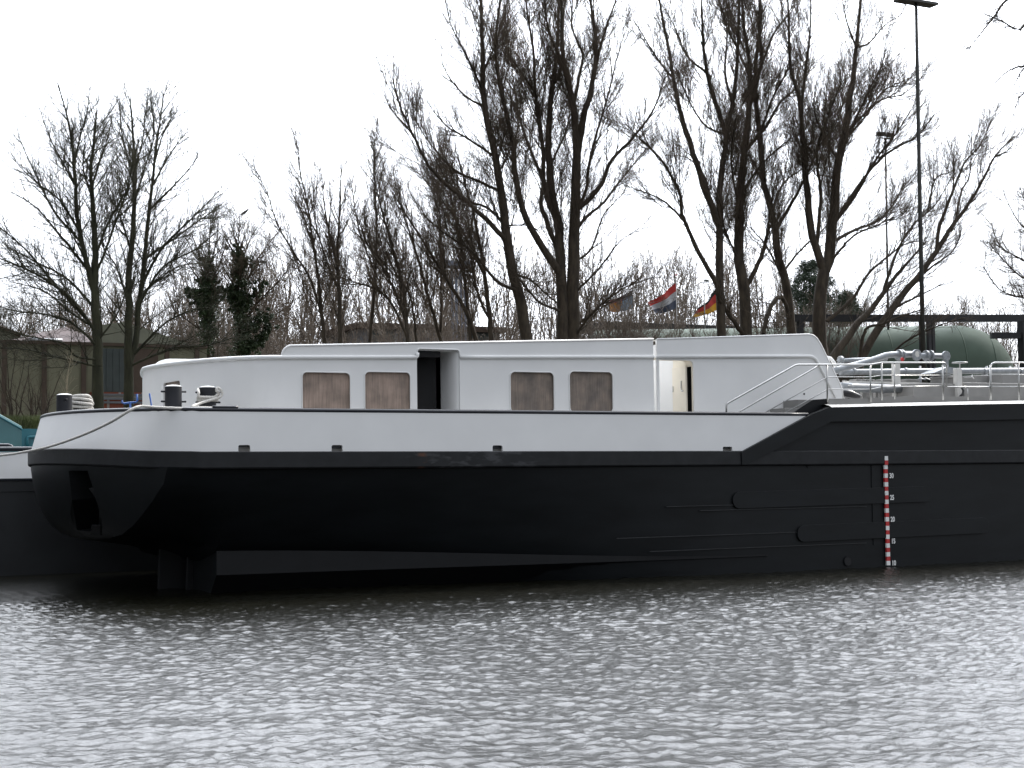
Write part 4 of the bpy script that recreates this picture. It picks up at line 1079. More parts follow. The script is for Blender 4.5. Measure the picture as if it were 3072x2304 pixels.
# ---- two bare trees by the shed
tree('maple_tree', 'mossy two stemmed bare tree with long low branches, farthest from the white deckhouse', 'bare trees in front of the shed', 27.5, [
    (C1((540, 1659), (535, 1450), (525, 1200), (525, 1050), (520, 900), (510, 700), (500, 560), (520, 420), (535, 250)), 32, 4, 0, 1),
    (C1((520, 1230), (495, 1150), (455, 980), (430, 850), (420, 700), (410, 530), (395, 400), (370, 270), (320, 90)), 19, 3, -.5),
    (C1((528, 1010), (560, 960), (600, 860), (650, 770), (720, 650), (760, 560)), 9, 3, 1.5), (C1((525, 1130), (590, 1000), (640, 860), (690, 720), (735, 540), (770, 400)), 9, 2, -1.5),
    (C1((510, 1430), (400, 1290), (240, 1170), (100, 1100), (-60, 1040)), 12, 3, -2), (C1((500, 1390), (300, 1200), (150, 1020), (0, 890)), 11, 3, -1),
    (C1((470, 1120), (330, 930), (200, 780), (60, 690)), 10, 2, 1), (C1((440, 980), (300, 800), (180, 560), (100, 380)), 9, 2, 0),
    (C1((430, 880), (330, 740), (200, 640), (60, 500)), 8, 2, -2), (C1((415, 650), (340, 520), (270, 380), (220, 230)), 7, 2, 1),
    (C1((520, 1530), (400, 1420), (250, 1370), (80, 1350), (-40, 1310)), 9, 2, -2.5), (C1((520, 1610), (420, 1600), (350, 1530), (150, 1490), (0, 1460)), 8, 2, -2.5),
    (C1((500, 1330), (380, 1180), (200, 1080), (40, 1000)), 9, 2, 2.5), (C1((540, 1500), (640, 1380), (700, 1250), (760, 1180)), 7, 2, -1),
    (C1((520, 1400), (380, 1350), (240, 1240), (60, 1190)), 9, 2, 2), (C1((525, 1620), (330, 1610), (120, 1560), (-40, 1560)), 7, 2, -2),
    (C1((505, 640), (560, 500), (600, 380), (620, 270)), 7, 2, 1), (C1((412, 540), (440, 400), (480, 260), (500, 110)), 7, 2, -1), (C1((500, 700), (460, 560), (470, 420), (450, 280)), 6, 2, .6)], 21, MAP, 'mossbark', 'mosstwig')
tree('maple_tree', 'mossy bare tree forking into two near parallel stems before the brick shed plinth', 'bare trees in front of the shed', 28.5, [
    (C1((712, 1659), (710, 1400), (715, 1150), (730, 950), (745, 700), (745, 530), (735, 350), (720, 180)), 27, 4, 0, 1),
    (C1((735, 1640), (752, 1500), (770, 1300), (795, 1100), (820, 850), (840, 650), (860, 480), (885, 300), (905, 150)), 21, 3, .5),
    (C1((790, 1150), (900, 1000), (1050, 850), (1210, 690)), 10, 2, -2), (C1((800, 1070), (950, 960), (1130, 830), (1230, 760)), 9, 2, 2),
    (C1((775, 1290), (900, 1110), (1080, 1010), (1250, 870)), 9, 2, 0), (C1((825, 800), (950, 670), (1050, 560), (1100, 490)), 8, 2, -1.5),
    (C1((835, 640), (930, 500), (1000, 400), (1040, 360)), 7, 2, 1), (C1((855, 500), (900, 380), (960, 270), (990, 240)), 6, 2, .5),
    (C1((760, 1560), (900, 1430), (1050, 1350), (1180, 1330)), 9, 2, -2), (C1((755, 1640), (950, 1560), (1150, 1540), (1280, 1500)), 8, 2, -2.5),
    (C1((775, 1240), (860, 1190), (1000, 1100), (1160, 1090)), 8, 2, 2), (C1((740, 720), (800, 560), (850, 380), (830, 150)), 7, 2, -1), (C1((725, 1000), (660, 820), (600, 700), (590, 560)), 7, 2, -1.5),
    (C1((712, 1300), (640, 1100), (570, 1000), (560, 850)), 7, 2, 1.5), (C1((742, 620), (700, 480), (670, 340), (660, 180)), 6, 2, 0), (C1((745, 520), (790, 400), (800, 280), (820, 160)), 6, 2, 1)], 22, MAP, 'mossbark', 'mosstwig')
# ---- middle thicket of saplings
SPG = 'slender bare trees in the thicket'
mids = [
    ('slim bare tree leaning out toward the ivy clad tree', [(C2((275, 1640), (245, 1330), (215, 1120), (185, 930), (155, 800), (150, 690)), 13, 2, 0, 1), (C2((262, 1480), (200, 1300), (130, 1190), (50, 1050), (0, 900), (-60, 780)), 8, 2, -1)], 31),
    ('upright slender bare tree with a brush of twigs at its top', [(C2((345, 1640), (340, 1380), (332, 1200), (340, 1050), (348, 860), (350, 760)), 15, 2, 0, 1), (C2((335, 1230), (285, 1050), (262, 880), (260, 820)), 8, 2, 1), (C2((340, 1350), (280, 1220), (230, 1050), (220, 900)), 7, 2, -1)], 32),
    ('single straight bare sapling with short side twigs rising above the thicket', [(C2((480, 1640), (505, 1350), (515, 1100), (508, 830), (505, 620)), 12, 2, 0, 1), (C2((505, 1250), (440, 1100), (410, 950), (400, 850)), 6, 2, 0)], 33),
    ('slender bare tree bending towards the open gap in the wood', [(C2((665, 1640), (640, 1350), (575, 1110), (530, 950), (500, 820)), 14, 3, 0, 1), (C2((690, 1560), (560, 1390), (400, 1320), (300, 1290)), 9, 2, -1), (C2((655, 1480), (570, 1300), (480, 1160), (420, 1000)), 9, 2, 1)], 34),
    ('dark bare tree with two crossing stems left of the leaning willow'.replace('left of', 'next to'), [(C2((830, 1640), (760, 1400), (700, 1180), (640, 1000), (600, 860)), 13, 2, 0, 1), (C2((815, 1640), (820, 1400), (815, 1150), (800, 950), (820, 700)), 9, 2, 1, 1), (C2((705, 1640), (690, 1480), (660, 1360), (560, 1250), (450, 1120)), 8, 2, -1)], 35),
    ('dark bare tree whose long stem slants past the leaning willow', [(C2((1000, 1640), (930, 1450), (850, 1320), (740, 1140), (650, 1000), (590, 900)), 15, 3, 0, 1), (C2((960, 1640), (920, 1200), (890, 1050), (860, 900), (820, 690)), 12, 2, 1, 1)], 36),
    ('thick bare tree with upswept stems at the foot of the leaning willow', [(C2((1060, 1640), (1020, 1270), (970, 1000), (940, 900), (900, 740)), 17, 3, 0, 1), (C2((1030, 1280), (900, 1050), (790, 900), (700, 800)), 10, 2, -1), (C2((1050, 1500), (1000, 1400), (960, 1200), (975, 900)), 9, 2, 1)], 37)]
for (lab, limbs, seed), Y in zip(mids, (33, 32, 35, 31, 34, 32, 31)):
    tree('slender_tree', lab, SPG, Y, limbs, seed, SAP, 'bark', 'twig')
# ---- the willows
tree('willow_tree', 'tall bare willow with a single leaning trunk beside the forked willow', GW, 30, [
    (C3((442, 1600), (405, 1400), (370, 1270), (345, 1130), (325, 950), (290, 720), (255, 570), (232, 400), (232, 240), (222, 0), (215, -200)), 36, 6, 0, 1),
    (C2((1095, 1110), (1040, 1040), (960, 965), (850, 870), (760, 775), (690, 640), (620, 480), (590, 360)), 17, 3, -2),
    (C3((318, 910), (210, 850), (90, 790), (-40, 640), (-90, 540)), 10, 2, 2), (C3((270, 710), (160, 650), (60, 590), (-30, 480)), 9, 2, -1),
    (C3((240, 510), (150, 450), (80, 370), (30, 280)), 8, 2, 1), (C3((230, 390), (160, 270), (85, 120), (50, -20)), 8, 2, -2), (C3((350, 1055), (450, 1060), (520, 1110)), 6, 2, -2),
    (C3((300, 800), (380, 660), (400, 560), (380, 470)), 7, 2, 2), (C3((232, 330), (300, 180), (340, 40), (360, -80)), 7, 2, 1), (C3((372, 1280), (450, 1310), (530, 1380), (590, 1430)), 8, 4, 1),
    (C3((395, 1370), (300, 1320), (180, 1180), (60, 1100), (-60, 1000)), 12, 2, -2.5), (C3((340, 1060), (260, 980), (150, 930), (30, 800)), 10, 2, 1.5)], 41, WIL, 'bark', 'twig')
tree('willow_tree', 'tall bare willow with a stout forked trunk and many upright limbs behind the alcove', GW, 30.5, [
    (C3((605, 1600), (600, 1250), (590, 1100), (588, 1050), (560, 930), (545, 800), (540, 650), (555, 430), (575, 290), (585, 130), (592, -80)), 37, 6, 1, 1),
    (C3((655, 1600), (655, 1330), (665, 1050), (667, 850), (675, 700), (650, 470), (615, 300), (603, 150), (600, -80)), 45, 6, -.5, 1),
    (C3((575, 1250), (480, 1110), (420, 980), (385, 820), (370, 650), (330, 480), (300, 330), (290, 200), (315, 0), (330, -80)), 24, 5, -2),
    (C3((585, 1200), (540, 1060), (505, 960), (515, 850), (470, 740), (420, 600), (395, 520), (380, 400)), 17, 4, 2), (C3((590, 1060), (520, 880), (515, 700), (480, 470), (470, 250), (440, 60), (430, -60)), 17, 4, 1.5),
    (C3((515, 620), (480, 450), (420, 350), (340, 230), (320, 120)), 10, 2, -1), (C3((672, 720), (705, 560), (745, 400), (765, 200), (735, 0), (730, -60)), 24, 5, 1),
    (C3((750, 330), (790, 200), (830, 80), (870, -40)), 12, 3, -1), (C3((690, 1000), (715, 900), (730, 780), (760, 650), (820, 450), (860, 280), (900, 150)), 11, 2, -2),
    (C3((700, 980), (780, 880), (840, 750), (960, 620), (1040, 500), (1090, 350)), 15, 3, -2), (C3((690, 1070), (730, 1010), (800, 950), (870, 860), (980, 720)), 12, 3, 2),
    (C3((690, 1250), (740, 1170), (800, 1010), (900, 900)), 8, 2, -1), (C3((680, 1400), (770, 1270), (870, 1140), (970, 1070)), 8, 2, -2.5), (C3((680, 1510), (790, 1430), (900, 1350), (1040, 1300)), 9, 2, -2),
    (C3((600, 1480), (500, 1420), (430, 1340), (360, 1260)), 9, 3, -2), (C3((640, 470), (690, 330), (700, 250), (650, 120), (660, -40)), 11, 3, 2), (C3((555, 420), (600, 300), (540, 140), (520, -40)), 12, 3, -1.5),
    (C3((660, 1560), (720, 1500), (800, 1420), (880, 1340)), 9, 3, -2.5), (C3((575, 790), (620, 620), (640, 500), (600, 380)), 8, 2, 1.5)], 42, WIL, 'bark', 'twig')
tree('willow_tree', 'tall bare willow of slim straight stem whose low limb reaches out over the flags', GW, 31, [
    (C4((415, 1590), (405, 1300), (405, 1050), (410, 850), (435, 650), (470, 450), (490, 250), (497, 0), (500, -80)), 28, 6, 0, 1),
    (C4((390, 1350), (300, 1170), (230, 1010), (215, 900), (130, 750), (40, 660), (-40, 580)), 16, 3, -2), (C4((230, 1010), (150, 950), (70, 910), (-40, 870)), 8, 2, -1),
    (C4((400, 1020), (350, 930), (300, 780), (250, 620), (215, 500), (190, 370), (170, 250), (130, 50), (115, -80)), 22, 5, 1),
    (C4((185, 370), (130, 300), (60, 190), (0, 90)), 8, 2, -1), (C4((425, 620), (370, 430), (340, 300), (325, 150), (320, -60)), 17, 4, -1.5), (C4((340, 320), (250, 260), (200, 140), (160, 60)), 8, 2, 1),
    (C4((395, 930), (330, 820), (250, 740), (150, 730)), 8, 2, 2), (C4((460, 480), (430, 330), (440, 150), (400, -20)), 9, 2, 1), (C4((430, 640), (340, 590), (260, 470), (210, 330)), 8, 2, -2)], 43, WIL, 'bark', 'twig')
tree('willow_tree', 'tall bare willow with a dark bird nest lodged in its upper fork', GW, 31.5, [
    (C4((528, 1590), (520, 1350), (495, 1200), (500, 1000), (510, 850), (530, 650), (545, 480), (545, 300), (520, 120), (505, -80)), 38, 6, 0, 1),
    (C4((540, 1360), (590, 1230), (630, 1100), (640, 1010), (660, 880)), 17, 4, -1.5), (C4((535, 720), (620, 600), (690, 480), (760, 420), (830, 320)), 13, 3, 1.5),
    (C4((560, 480), (600, 300), (590, 120), (600, -60)), 16, 4, -1), (C4((600, 280), (660, 160), (730, 60), (780, -30)), 9, 2, 1), (C4((500, 1000), (470, 840), (460, 720), (480, 560)), 9, 2, -2),
    (C4((500, 900), (580, 800), (700, 680), (800, 620)), 9, 2, -1), (C4((490, 1170), (430, 1080), (410, 960), (360, 860)), 9, 2, -2), (C4((545, 380), (490, 230), (430, 110), (390, -20)), 9, 2, 2), (C4((500, 1560), (430, 1450), (390, 1380)), 16, 8, -1)], 44, WIL, 'bark', 'twig')
tree('willow_tree', 'tall bare willow with a wavering trunk between the nest tree and the sloped house front', GW, 32, [
    (C4((745, 1590), (720, 1350), (680, 1200), (670, 1090), (640, 960), (610, 850), (600, 680), (580, 550), (575, 300), (600, 100), (590, -80)), 28, 5, 0, 1),
    (C4((690, 1080), (740, 960), (800, 850), (870, 700), (960, 560), (1000, 430)), 11, 3, -2), (C4((660, 970), (700, 870), (800, 790), (900, 740)), 8, 2, 2), (C4((715, 1330), (640, 1180), (560, 1080), (520, 1040)), 8, 2, -1),
    (C4((610, 830), (550, 740), (470, 690), (440, 600)), 8, 2, 2), (C4((745, 1500), (700, 1400), (640, 1450), (610, 1570)), 12, 14, -1), (C4((700, 1280), (790, 1170), (880, 1090), (960, 1000)), 9, 2, 1.5), (C4((590, 600), (650, 470), (720, 330), (740, 200)), 8, 2, -2)], 45, WIL, 'bark', 'twig')
tree('willow_tree', 'tall bare willow with broad leaning trunk and fanning limbs beside the sloped house front', GW, 30, [
    (C4((885, 1680), (870, 1500), (890, 1300), (920, 1200), (940, 1000), (965, 750), (1000, 600), (1020, 450), (1040, 280), (1060, 100), (1072, -80)), 44, 6, 0, 1),
    (C4((870, 1260), (840, 1100), (820, 930), (800, 750), (785, 480), (740, 330), (730, 100), (722, -60)), 26, 4, 1), (C4((790, 480), (810, 320), (830, 150), (835, -40)), 11, 3, -1), (C4((868, 1160), (880, 920), (862, 720), (910, 560), (980, 380)), 13, 3, -2),
    (C5((-10, 1030), (100, 920), (200, 750), (300, 620), (360, 520)), 13, 3, -1), (C5((-20, 1150), (100, 1080), (180, 1050), (260, 990), (340, 850)), 12, 3, 2), (C5((10, 1000), (120, 870), (240, 730), (390, 640), (470, 540)), 12, 3, -2),
    (C5((15, 880), (40, 740), (80, 610), (180, 500), (245, 420), (330, 380)), 11, 3, 1), (C5((80, 600), (170, 420), (230, 300), (250, 160)), 9, 2, -1), (C5((100, 180), (170, 200), (240, 120), (320, 70)), 7, 2, 1), (C5((0, 1260), (80, 1120), (200, 1060), (350, 990)), 9, 2, -2.5),
    (C5((95, 200), (60, 90), (40, -20)), 7, 2, 0), (C5((60, 640), (140, 560), (220, 470), (330, 440), (420, 360)), 8, 2, 2), (C4((955, 760), (900, 650), (850, 520), (860, 380)), 9, 2, -1)], 46, WIL, 'bark', 'twig')
tree('willow_tree', 'low bare willow with several trunks slanting strongly across the green tank and tall mast', GW, 29, [
    (C5((120, 1700), (200, 1560), (260, 1480), (330, 1380), (400, 1300), (470, 1200), (540, 1090), (620, 980), (700, 850), (760, 730), (850, 640)), 27, 3, -1, 1),
    (C5((-10, 1690), (100, 1540), (180, 1450), (240, 1370), (290, 1300), (360, 1220), (440, 1130)), 26, 4, 1, 1), (C5((480, 1190), (500, 1060), (560, 900), (620, 760), (690, 680), (740, 560)), 12, 2, 1),
    (C5((60, 1680), (150, 1550), (230, 1520), (330, 1480), (430, 1450)), 12, 3, -2), (C5((240, 1380), (300, 1180), (380, 1050), (480, 960), (560, 820)), 10, 2, 2), (C5((-30, 1510), (90, 1400), (170, 1280), (250, 1210), (330, 1150), (400, 1130)), 13, 3, -1.5),
    (C5((250, 1690), (330, 1610), (420, 1560), (520, 1520), (620, 1490)), 8, 2, -2.5), (C5((400, 1300), (480, 1240), (560, 1180), (600, 1100)), 8, 2, -2), (C5((300, 1440), (400, 1390), (520, 1330)), 9, 2, -1), (C5((570, 1050), (600, 900), (640, 820), (650, 620)), 8, 2, 1.5), (C5((400, 910), (480, 840), (560, 800), (590, 700)), 6, 2, 1)], 47, WIL, 'bark', 'twig', .8)
# ---- trees at the edge of the frame, rooted outside it
TIP = dict(s1=.13, l1=1.7, a1=38, u1=-.02, s2=.16, l2=.65, a2=42, u2=-.03, s3=.2, l3=.3, a3=44, u3=-.02, t0=.2)
tree('bare_tree', 'bare tree whose drooping fine twigs hang into the top corner of the sky', 'bare trees beyond the tank end', 33, [
    ([(3330, 1060), (3320, 700), (3300, 350), (3280, 60), (3260, -200)], 46, 20, 0, 1), ([(3290, 150), (3150, 20), (3040, -10), (2975, 60), (2935, 110), (2905, 150)], 16, 2, -1), ([(3300, 300), (3180, 190), (3080, 200), (3040, 260)], 14, 2, 1), ([(3300, 240), (3150, 100), (3090, 50), (3060, 90), (3000, 60), (2950, 40)], 14, 2, -2),
    ([(3310, 420), (3200, 250), (3090, 200), (3030, 210), (2985, 250)], 14, 2, 0), ([(3310, 460), (3200, 330), (3110, 270), (3060, 290), (3040, 350)], 12, 2, 1)], 51, TIP, 'bark', 'twig')
tree('bare_tree', 'bare tree whose low twigs reach in over the end of the green tank', 'bare trees beyond the tank end', 36, [
    ([(3400, 1060), (3390, 800), (3380, 500), (3370, 300)], 40, 14, 0, 1), ([(3390, 940), (3220, 900), (3080, 840), (3020, 790), (2960, 720)], 13, 2, -1), ([(3385, 800), (3220, 760), (3080, 690), (3030, 620), (3010, 570)], 12, 2, 1), ([(3385, 880), (3200, 860), (3070, 780), (3000, 740), (2975, 670)], 11, 2, 2), ([(3380, 700), (3200, 660), (3090, 620), (3060, 560)], 9, 2, -2), ([(3390, 980), (3220, 950), (3090, 900), (3000, 870), (2950, 800)], 10, 2, -2)], 52, MAP, 'bark', 'twig')

# ---- ivy-clad trees
def leaf_cloud(g, centers, radii, n, size):
    c = np.asarray(centers)[g.integers(0, len(centers), n)]; r = np.asarray(radii)[g.integers(0, len(radii), n)] if len(radii) != len(centers) else None
    ids = g.integers(0, len(centers), n); c = np.asarray(centers)[ids]; r = np.asarray(radii)[ids]
    p = c + norm(g.normal(size=(n, 3))) * (r * g.random(n) ** 0.5)[:, None]
    u = norm(g.normal(size=(n, 3))); w = norm(np.cross(u, g.normal(size=(n, 3)))); s = (size * (.6 + .8 * g.random(n)))[:, None]
    V = np.stack([p - u * s, p - w * s * .7, p + u * s, p + w * s * .7], 1).reshape(-1, 3)
    return V, np.arange(4 * n).reshape(n, 4)
def ivy_tree(label, Y0, limbs, ivy, seed):
    root = tree('ivy_clad_tree', label, 'ivy clad trees', Y0, limbs, seed, MAP, 'bark', 'twig')
    g = np.random.default_rng(seed); cs, rs = [], []
    for pts, r0, r1 in ivy:
        sp = spline([tuple(at(px, py, Y0)) for px, py in pts], 30)
        for k, p in enumerate(sp):
            for _ in range(2): cs.append(p + g.normal(size=3) * .16); rs.append((r0 + (r1 - r0) * k / 29) * g.uniform(.5, 1.15) * depth(p) / FPX)
    V, Q = leaf_cloud(g, cs, rs, int(85 * len(cs)), .042)
    link('ivy_foliage', mesh_np('ivy_foliage', V, Q), MT['ivy'], root)
ivy_tree('bare tree with a narrow spire of ivy on its trunk, crow on top', 38, [
    ([(716, 1070), (716, 900), (715, 800), (716, 730), (718, 640)], 14, 2, 0, 1), ([(716, 900), (760, 800), (800, 740), (840, 690)], 7, 2, 1), ([(716, 960), (780, 900), (830, 850), (870, 800)], 7, 2, -1), ([(716, 780), (680, 720), (650, 690)], 5, 1.5, 0), ([(716, 790), (760, 700), (800, 650)], 5, 1.5, 1), ([(716, 870), (670, 800), (650, 740)], 5, 2, -1), ([(717, 760), (740, 690), (745, 660)], 4, 1.5, 0), ([(716, 980), (790, 960), (850, 930), (880, 900)], 6, 2, 1)],
    [([(716, 1060), (718, 960), (716, 860), (716, 800)], 26, 17), ([(716, 800), (716, 772), (716, 742)], 17, 4), ([(725, 1030), (760, 975), (800, 940)], 16, 8), ([(720, 930), (760, 885), (790, 850)], 12, 5), ([(716, 900), (700, 880), (690, 890)], 14, 10), ([(730, 1060), (780, 1020), (810, 980)], 14, 8)], 61)
ivy_tree('bare tree with patchy ivy on trunk and side limb, next to the crow tree', 37, [
    ([(624, 1070), (624, 900), (626, 800), (630, 700), (632, 650)], 13, 2, 0, 1), ([(624, 940), (590, 890), (565, 860)], 7, 3, 1), ([(626, 860), (660, 790), (680, 720)], 6, 2, -1), ([(626, 830), (590, 740), (570, 690)], 5, 2, 1), ([(626, 800), (650, 720), (655, 660)], 5, 2, 0), ([(624, 1000), (560, 960), (520, 930)], 6, 2, 0), ([(626, 880), (570, 800), (530, 760)], 6, 2, -1)],
    [([(624, 1050), (624, 960), (624, 900)], 22, 18), ([(624, 900), (630, 850), (626, 770)], 15, 6), ([(618, 930), (590, 890), (566, 872)], 12, 6), ([(626, 900), (612, 850), (606, 840)], 12, 9), ([(640, 900), (660, 860)], 8, 5)], 62)
# ---- pines behind the willows
def pine(label, px, py_top, py_bot, w, Y0, seed):
    g = np.random.default_rng(seed); b = at(px, 1060, Y0)
    root = thing('pine_tree', label, 'tree', (b.x, Y0, GZ - .1), None)
    top = at(px, py_top, Y0).z; bot = at(px, py_bot, Y0).z; rr = w / 2 * depth(b) / FPX
    MB().tube([(b.x, Y0, GZ - .3), (b.x, Y0, top - .3)], [.2, .04], 8).build('trunk', MT['bark'], root, True)
    cs, rs = [], []
    for k in range(150):
        t = g.random(); z = bot + (top - bot) * t; ra = rr * math.sqrt(max(0.05, 1 - t ** 1.6)) * g.uniform(.3, 1.0); a = g.uniform(0, 6.28)
        cs.append((b.x + ra * math.cos(a), Y0 + ra * math.sin(a), z)); rs.append(g.uniform(.22, .5))
    V, Q = leaf_cloud(g, cs, rs, 26000, .038)
    link('crown', mesh_np('crown', V, Q), MT['pine'], root)
pine('dark rounded pine half hidden behind the broad willow trunk', 2435, 790, 960, 190, 44, 71)
pine('small dark pine peeping past the lamp post foot', 2545, 885, 965, 90, 46, 72)
# ---- far wood: thin stems beyond counting
def woodland():
    g = np.random.default_rng(81); W = Wood()
    top = [(-200, 900), (0, 880), (300, 840), (480, 800), (600, 760), (800, 700), (1000, 690), (1250, 640), (1500, 700), (1700, 700), (1900, 680), (2100, 720), (2300, 720), (2500, 800), (2700, 860), (2900, 870), (3072, 880), (3300, 860)]
    tp = np.array(top); N = 620
    px = g.uniform(-250, 3350, N); P = np.zeros((N, 9, 3)); rad = np.zeros((N, 9))
    for i in range(N):
        Y = g.uniform(56, 92); ty = np.interp(px[i], tp[:, 0], tp[:, 1]) + abs(g.normal(0, 60)) + g.uniform(-20, 60)
        b = at(px[i], 1100, Y); z1 = at(px[i], ty, Y).z; lean_ = g.normal(0, .15); w1_, w2_ = g.normal(0, .35, 2)
        for k in range(9):
            f = k / 8; P[i, k] = (b.x + lean_ * f * (z1 - GZ) + w1_ * math.sin(f * 4 + w2_ * 9) + g.normal(0, .06), Y + g.normal(0, .05), GZ - .2 + (z1 - GZ + .2) * f)
        rad[i] = np.linspace(g.uniform(.05, .12), .012, 9)
    W.add(P, rad, 5)
    a, ra = grow(P, rad, g, .40, 3.4, 34, 7, .10, .10, .035, .012, t0=.06); W.add(a, ra, 3)
    b, rb = grow(a, ra, g, .34, 1.6, 38, 5, .07, .13, .017, .010, t0=.05); W.add(b, rb, 3)
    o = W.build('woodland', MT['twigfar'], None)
    o['label'] = 'grey brown bare wood filling the distance behind the willows'; o['category'] = 'wood'; o['kind'] = 'stuff'
woodland()
def scrub():
    g = np.random.default_rng(82); W = Wood(); N = 2300
    P = np.zeros((N, 6, 3)); rad = np.zeros((N, 6))
    for i in range(N):
        px = g.uniform(300, 2950); Y = g.uniform(39, 56) if px < 1750 or g.random() < .35 else g.uniform(33, 37); b = at(px, 1100, Y); h = g.uniform(2.6, 6.2) + 1.2 * math.sin(px * .011) + .8 * math.sin(px * .031); ln = g.normal(0, .35, 2)
        for k in range(6):
            f = k / 5; P[i, k] = (b.x + ln[0] * f * h * .6 + g.normal(0, .06), Y + ln[1] * f * h * .5, GZ - .1 + h * f)
        rad[i] = np.linspace(.035, .008, 6)
    W.add(P, rad, 4)
    a, ra = grow(P, rad, g, .22, 1.6, 40, 6, .06, .14, .014, .008, t0=.05); W.add(a, ra, 3)
    b, rb = grow(a, ra, g, .22, .7, 42, 4, .05, .15, .010, .007, t0=.1); W.add(b, rb, 3)
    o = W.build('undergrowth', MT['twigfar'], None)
    o['label'] = 'tangled bare undergrowth among the tree trunks'; o['category'] = 'undergrowth'; o['kind'] = 'stuff'
scrub()
# ---- bushes in front of the shed, one by one
def bush(px, Y, h, n, seed, label, pale=False):
    g = np.random.default_rng(seed); b = at(px, 1200, Y); W = Wood(); P = np.zeros((n, 8, 3)); rad = np.zeros((n, 8))
    root = thing('bare_shrub' if not pale else 'pale_sapling', label, 'shrub', (b.x, Y, ground_z(Y)), None)
    for i in range(n):
        ln = g.normal(0, .28 if not pale else .06, 2); hh = h * g.uniform(.6, 1.0)
        wob = np.cumsum(g.normal(0, .05, (8, 2)), 0)
        for k in range(8):
            f = k / 7; P[i, k] = (b.x + g.normal(0, .01) + ln[0] * hh * f + wob[k, 0], Y + ln[1] * hh * f + wob[k, 1], ground_z(Y) - .1 + hh * f)
        rad[i] = np.linspace(.028 if pale else .03, .006, 8)
    W.add(P, rad, 6); W.build('stem', MT['palestem' if pale else 'bark'], root)
    C_ = Wood(); a, ra = grow(P, rad, g, .22, 1.0, 40, 6, .06, .14, .010, .004, t0=.2); C_.add(a, ra, 3)
    c, rc_ = grow(a, ra, g, .18, .45, 42, 4, .05, .15, .005, .003, t0=.1); C_.add(c, rc_, 3)
    C_.build('twig_growth', MT['palestem' if pale else 'twig'], root)
bush(38, 26.5, 3.4, 7, 91, 'many stemmed bare shrub on the grassy bank by the shed end')
bush(125, 25.8, 1.6, 9, 92, 'low spreading bare shrub in the bank grass behind the teal deckhouse')
bush(182, 26.2, 3.6, 1, 93, 'thin pale barked sapling in front of the shed wall', True)
bush(196, 27.0, 2.2, 2, 94, 'short pale barked sapling beside the far stern bollard', True)
bush(95, 27.2, 2.4, 6, 95, 'bare shrub of medium height between the shed posts')
def grass():
    g = np.random.default_rng(83)
    def blades(n, xr, yr, h, name, mt_, label):
        x = g.uniform(*xr, n); y = g.uniform(*yr, n); z = np.array([ground_z(v) for v in y]) - .02
        a = g.uniform(0, 6.28, n); hh = h * (.4 + g.random(n)); ln = g.normal(0, .35, (n, 2)) * hh[:, None]; w = .012
        p = np.stack([x, y, z], -1); u = np.stack([np.cos(a), np.sin(a), 0 * a], -1) * w
        tip = p + np.stack([ln[:, 0], ln[:, 1], hh], -1); mid = p + np.stack([ln[:, 0] * .35, ln[:, 1] * .35, hh * .6], -1)
        V = np.stack([p - u, p + u, mid + u * .7, tip, mid - u * .7], 1).reshape(-1, 3)
        i = np.arange(n)[:, None] * 5
        Q = np.concatenate([i + [[0, 1, 2, 4]], i + [[4, 2, 3, 3]]]) if False else i + [[0, 1, 2, 4]]
        me = bpy.data.meshes.new(name)
        F = np.concatenate([i + [[0, 1, 2]], i + [[0, 2, 4]], i + [[4, 2, 3]]])
        o = link(name, mesh_np(name, V, F), MT[mt_]); o['label'] = label; o['category'] = 'grass'; o['kind'] = 'stuff'
    blades(60000, (3.0, 14.0), (22.4, 27.0), .30, 'grass', 'grass', 'green grass tufts along the top of the bank')
    blades(14000, (3.0, 14.0), (20.6, 22.6), .30, 'dry_stalks', 'drygrass', 'dry brown stalks on the bank slope')
grass()

# ================================================================== BIRD, NEST
g = np.random.default_rng(5)
p = at(733, 638, 38)
def skin_obj(name, verts, edges, radii, material, label, cat, sub=1):
    me = bpy.data.meshes.new(name); me.from_pydata(verts, edges, [])
    o = bpy.data.objects.new(name, me); COL.objects.link(o)
    md = o.modifiers.new('skin', 'SKIN'); me.skin_vertices[0].data[0].use_root = True
    for v, r in zip(me.skin_vertices[0].data, radii): v.radius = (r, r)
    s = o.modifiers.new('sub', 'SUBSURF'); s.levels = s.render_levels = sub
    me.materials.append(material); tag(o, label, cat); return o
k = 1.0
bv = [(0, 0, 0), (.09, 0, .07), (.14, 0, .13), (.185, 0, .155), (.225, 0, .15), (-.10, 0, -.06), (-.20, 0, -.14), (.0, .02, -.07), (.01, .02, -.14)]
skin_obj('crow', [(p.x + a * k, p.y + b, p.z + c * k) for a, b, c in bv], [(0, 1), (1, 2), (2, 3), (3, 4), (0, 5), (5, 6), (0, 7), (7, 8)], [.075, .06, .045, .04, .01, .05, .022, .02, .01], MT['feather'], 'small black crow perched at the very top of the ivy clad tree', 'bird')
p = at(2252, 288, 31.5)
W = Wood(); n = 700
c = norm(g.normal(size=(n, 3))) * (.34 * g.random(n) ** .4)[:, None] * [1, 1, .8] + np.array(p)
d = norm(g.normal(size=(n, 3)) * [1, 1, .35]); tt = np.linspace(-.22, .22, 4)
W.add(c[:, None] + d[:, None] * tt[None, :, None], np.full((n, 4), .009), 3)
tag(W.build('bird_nest', MT['twig'], None), 'dark round nest of sticks high in the fork of a willow', 'nest')

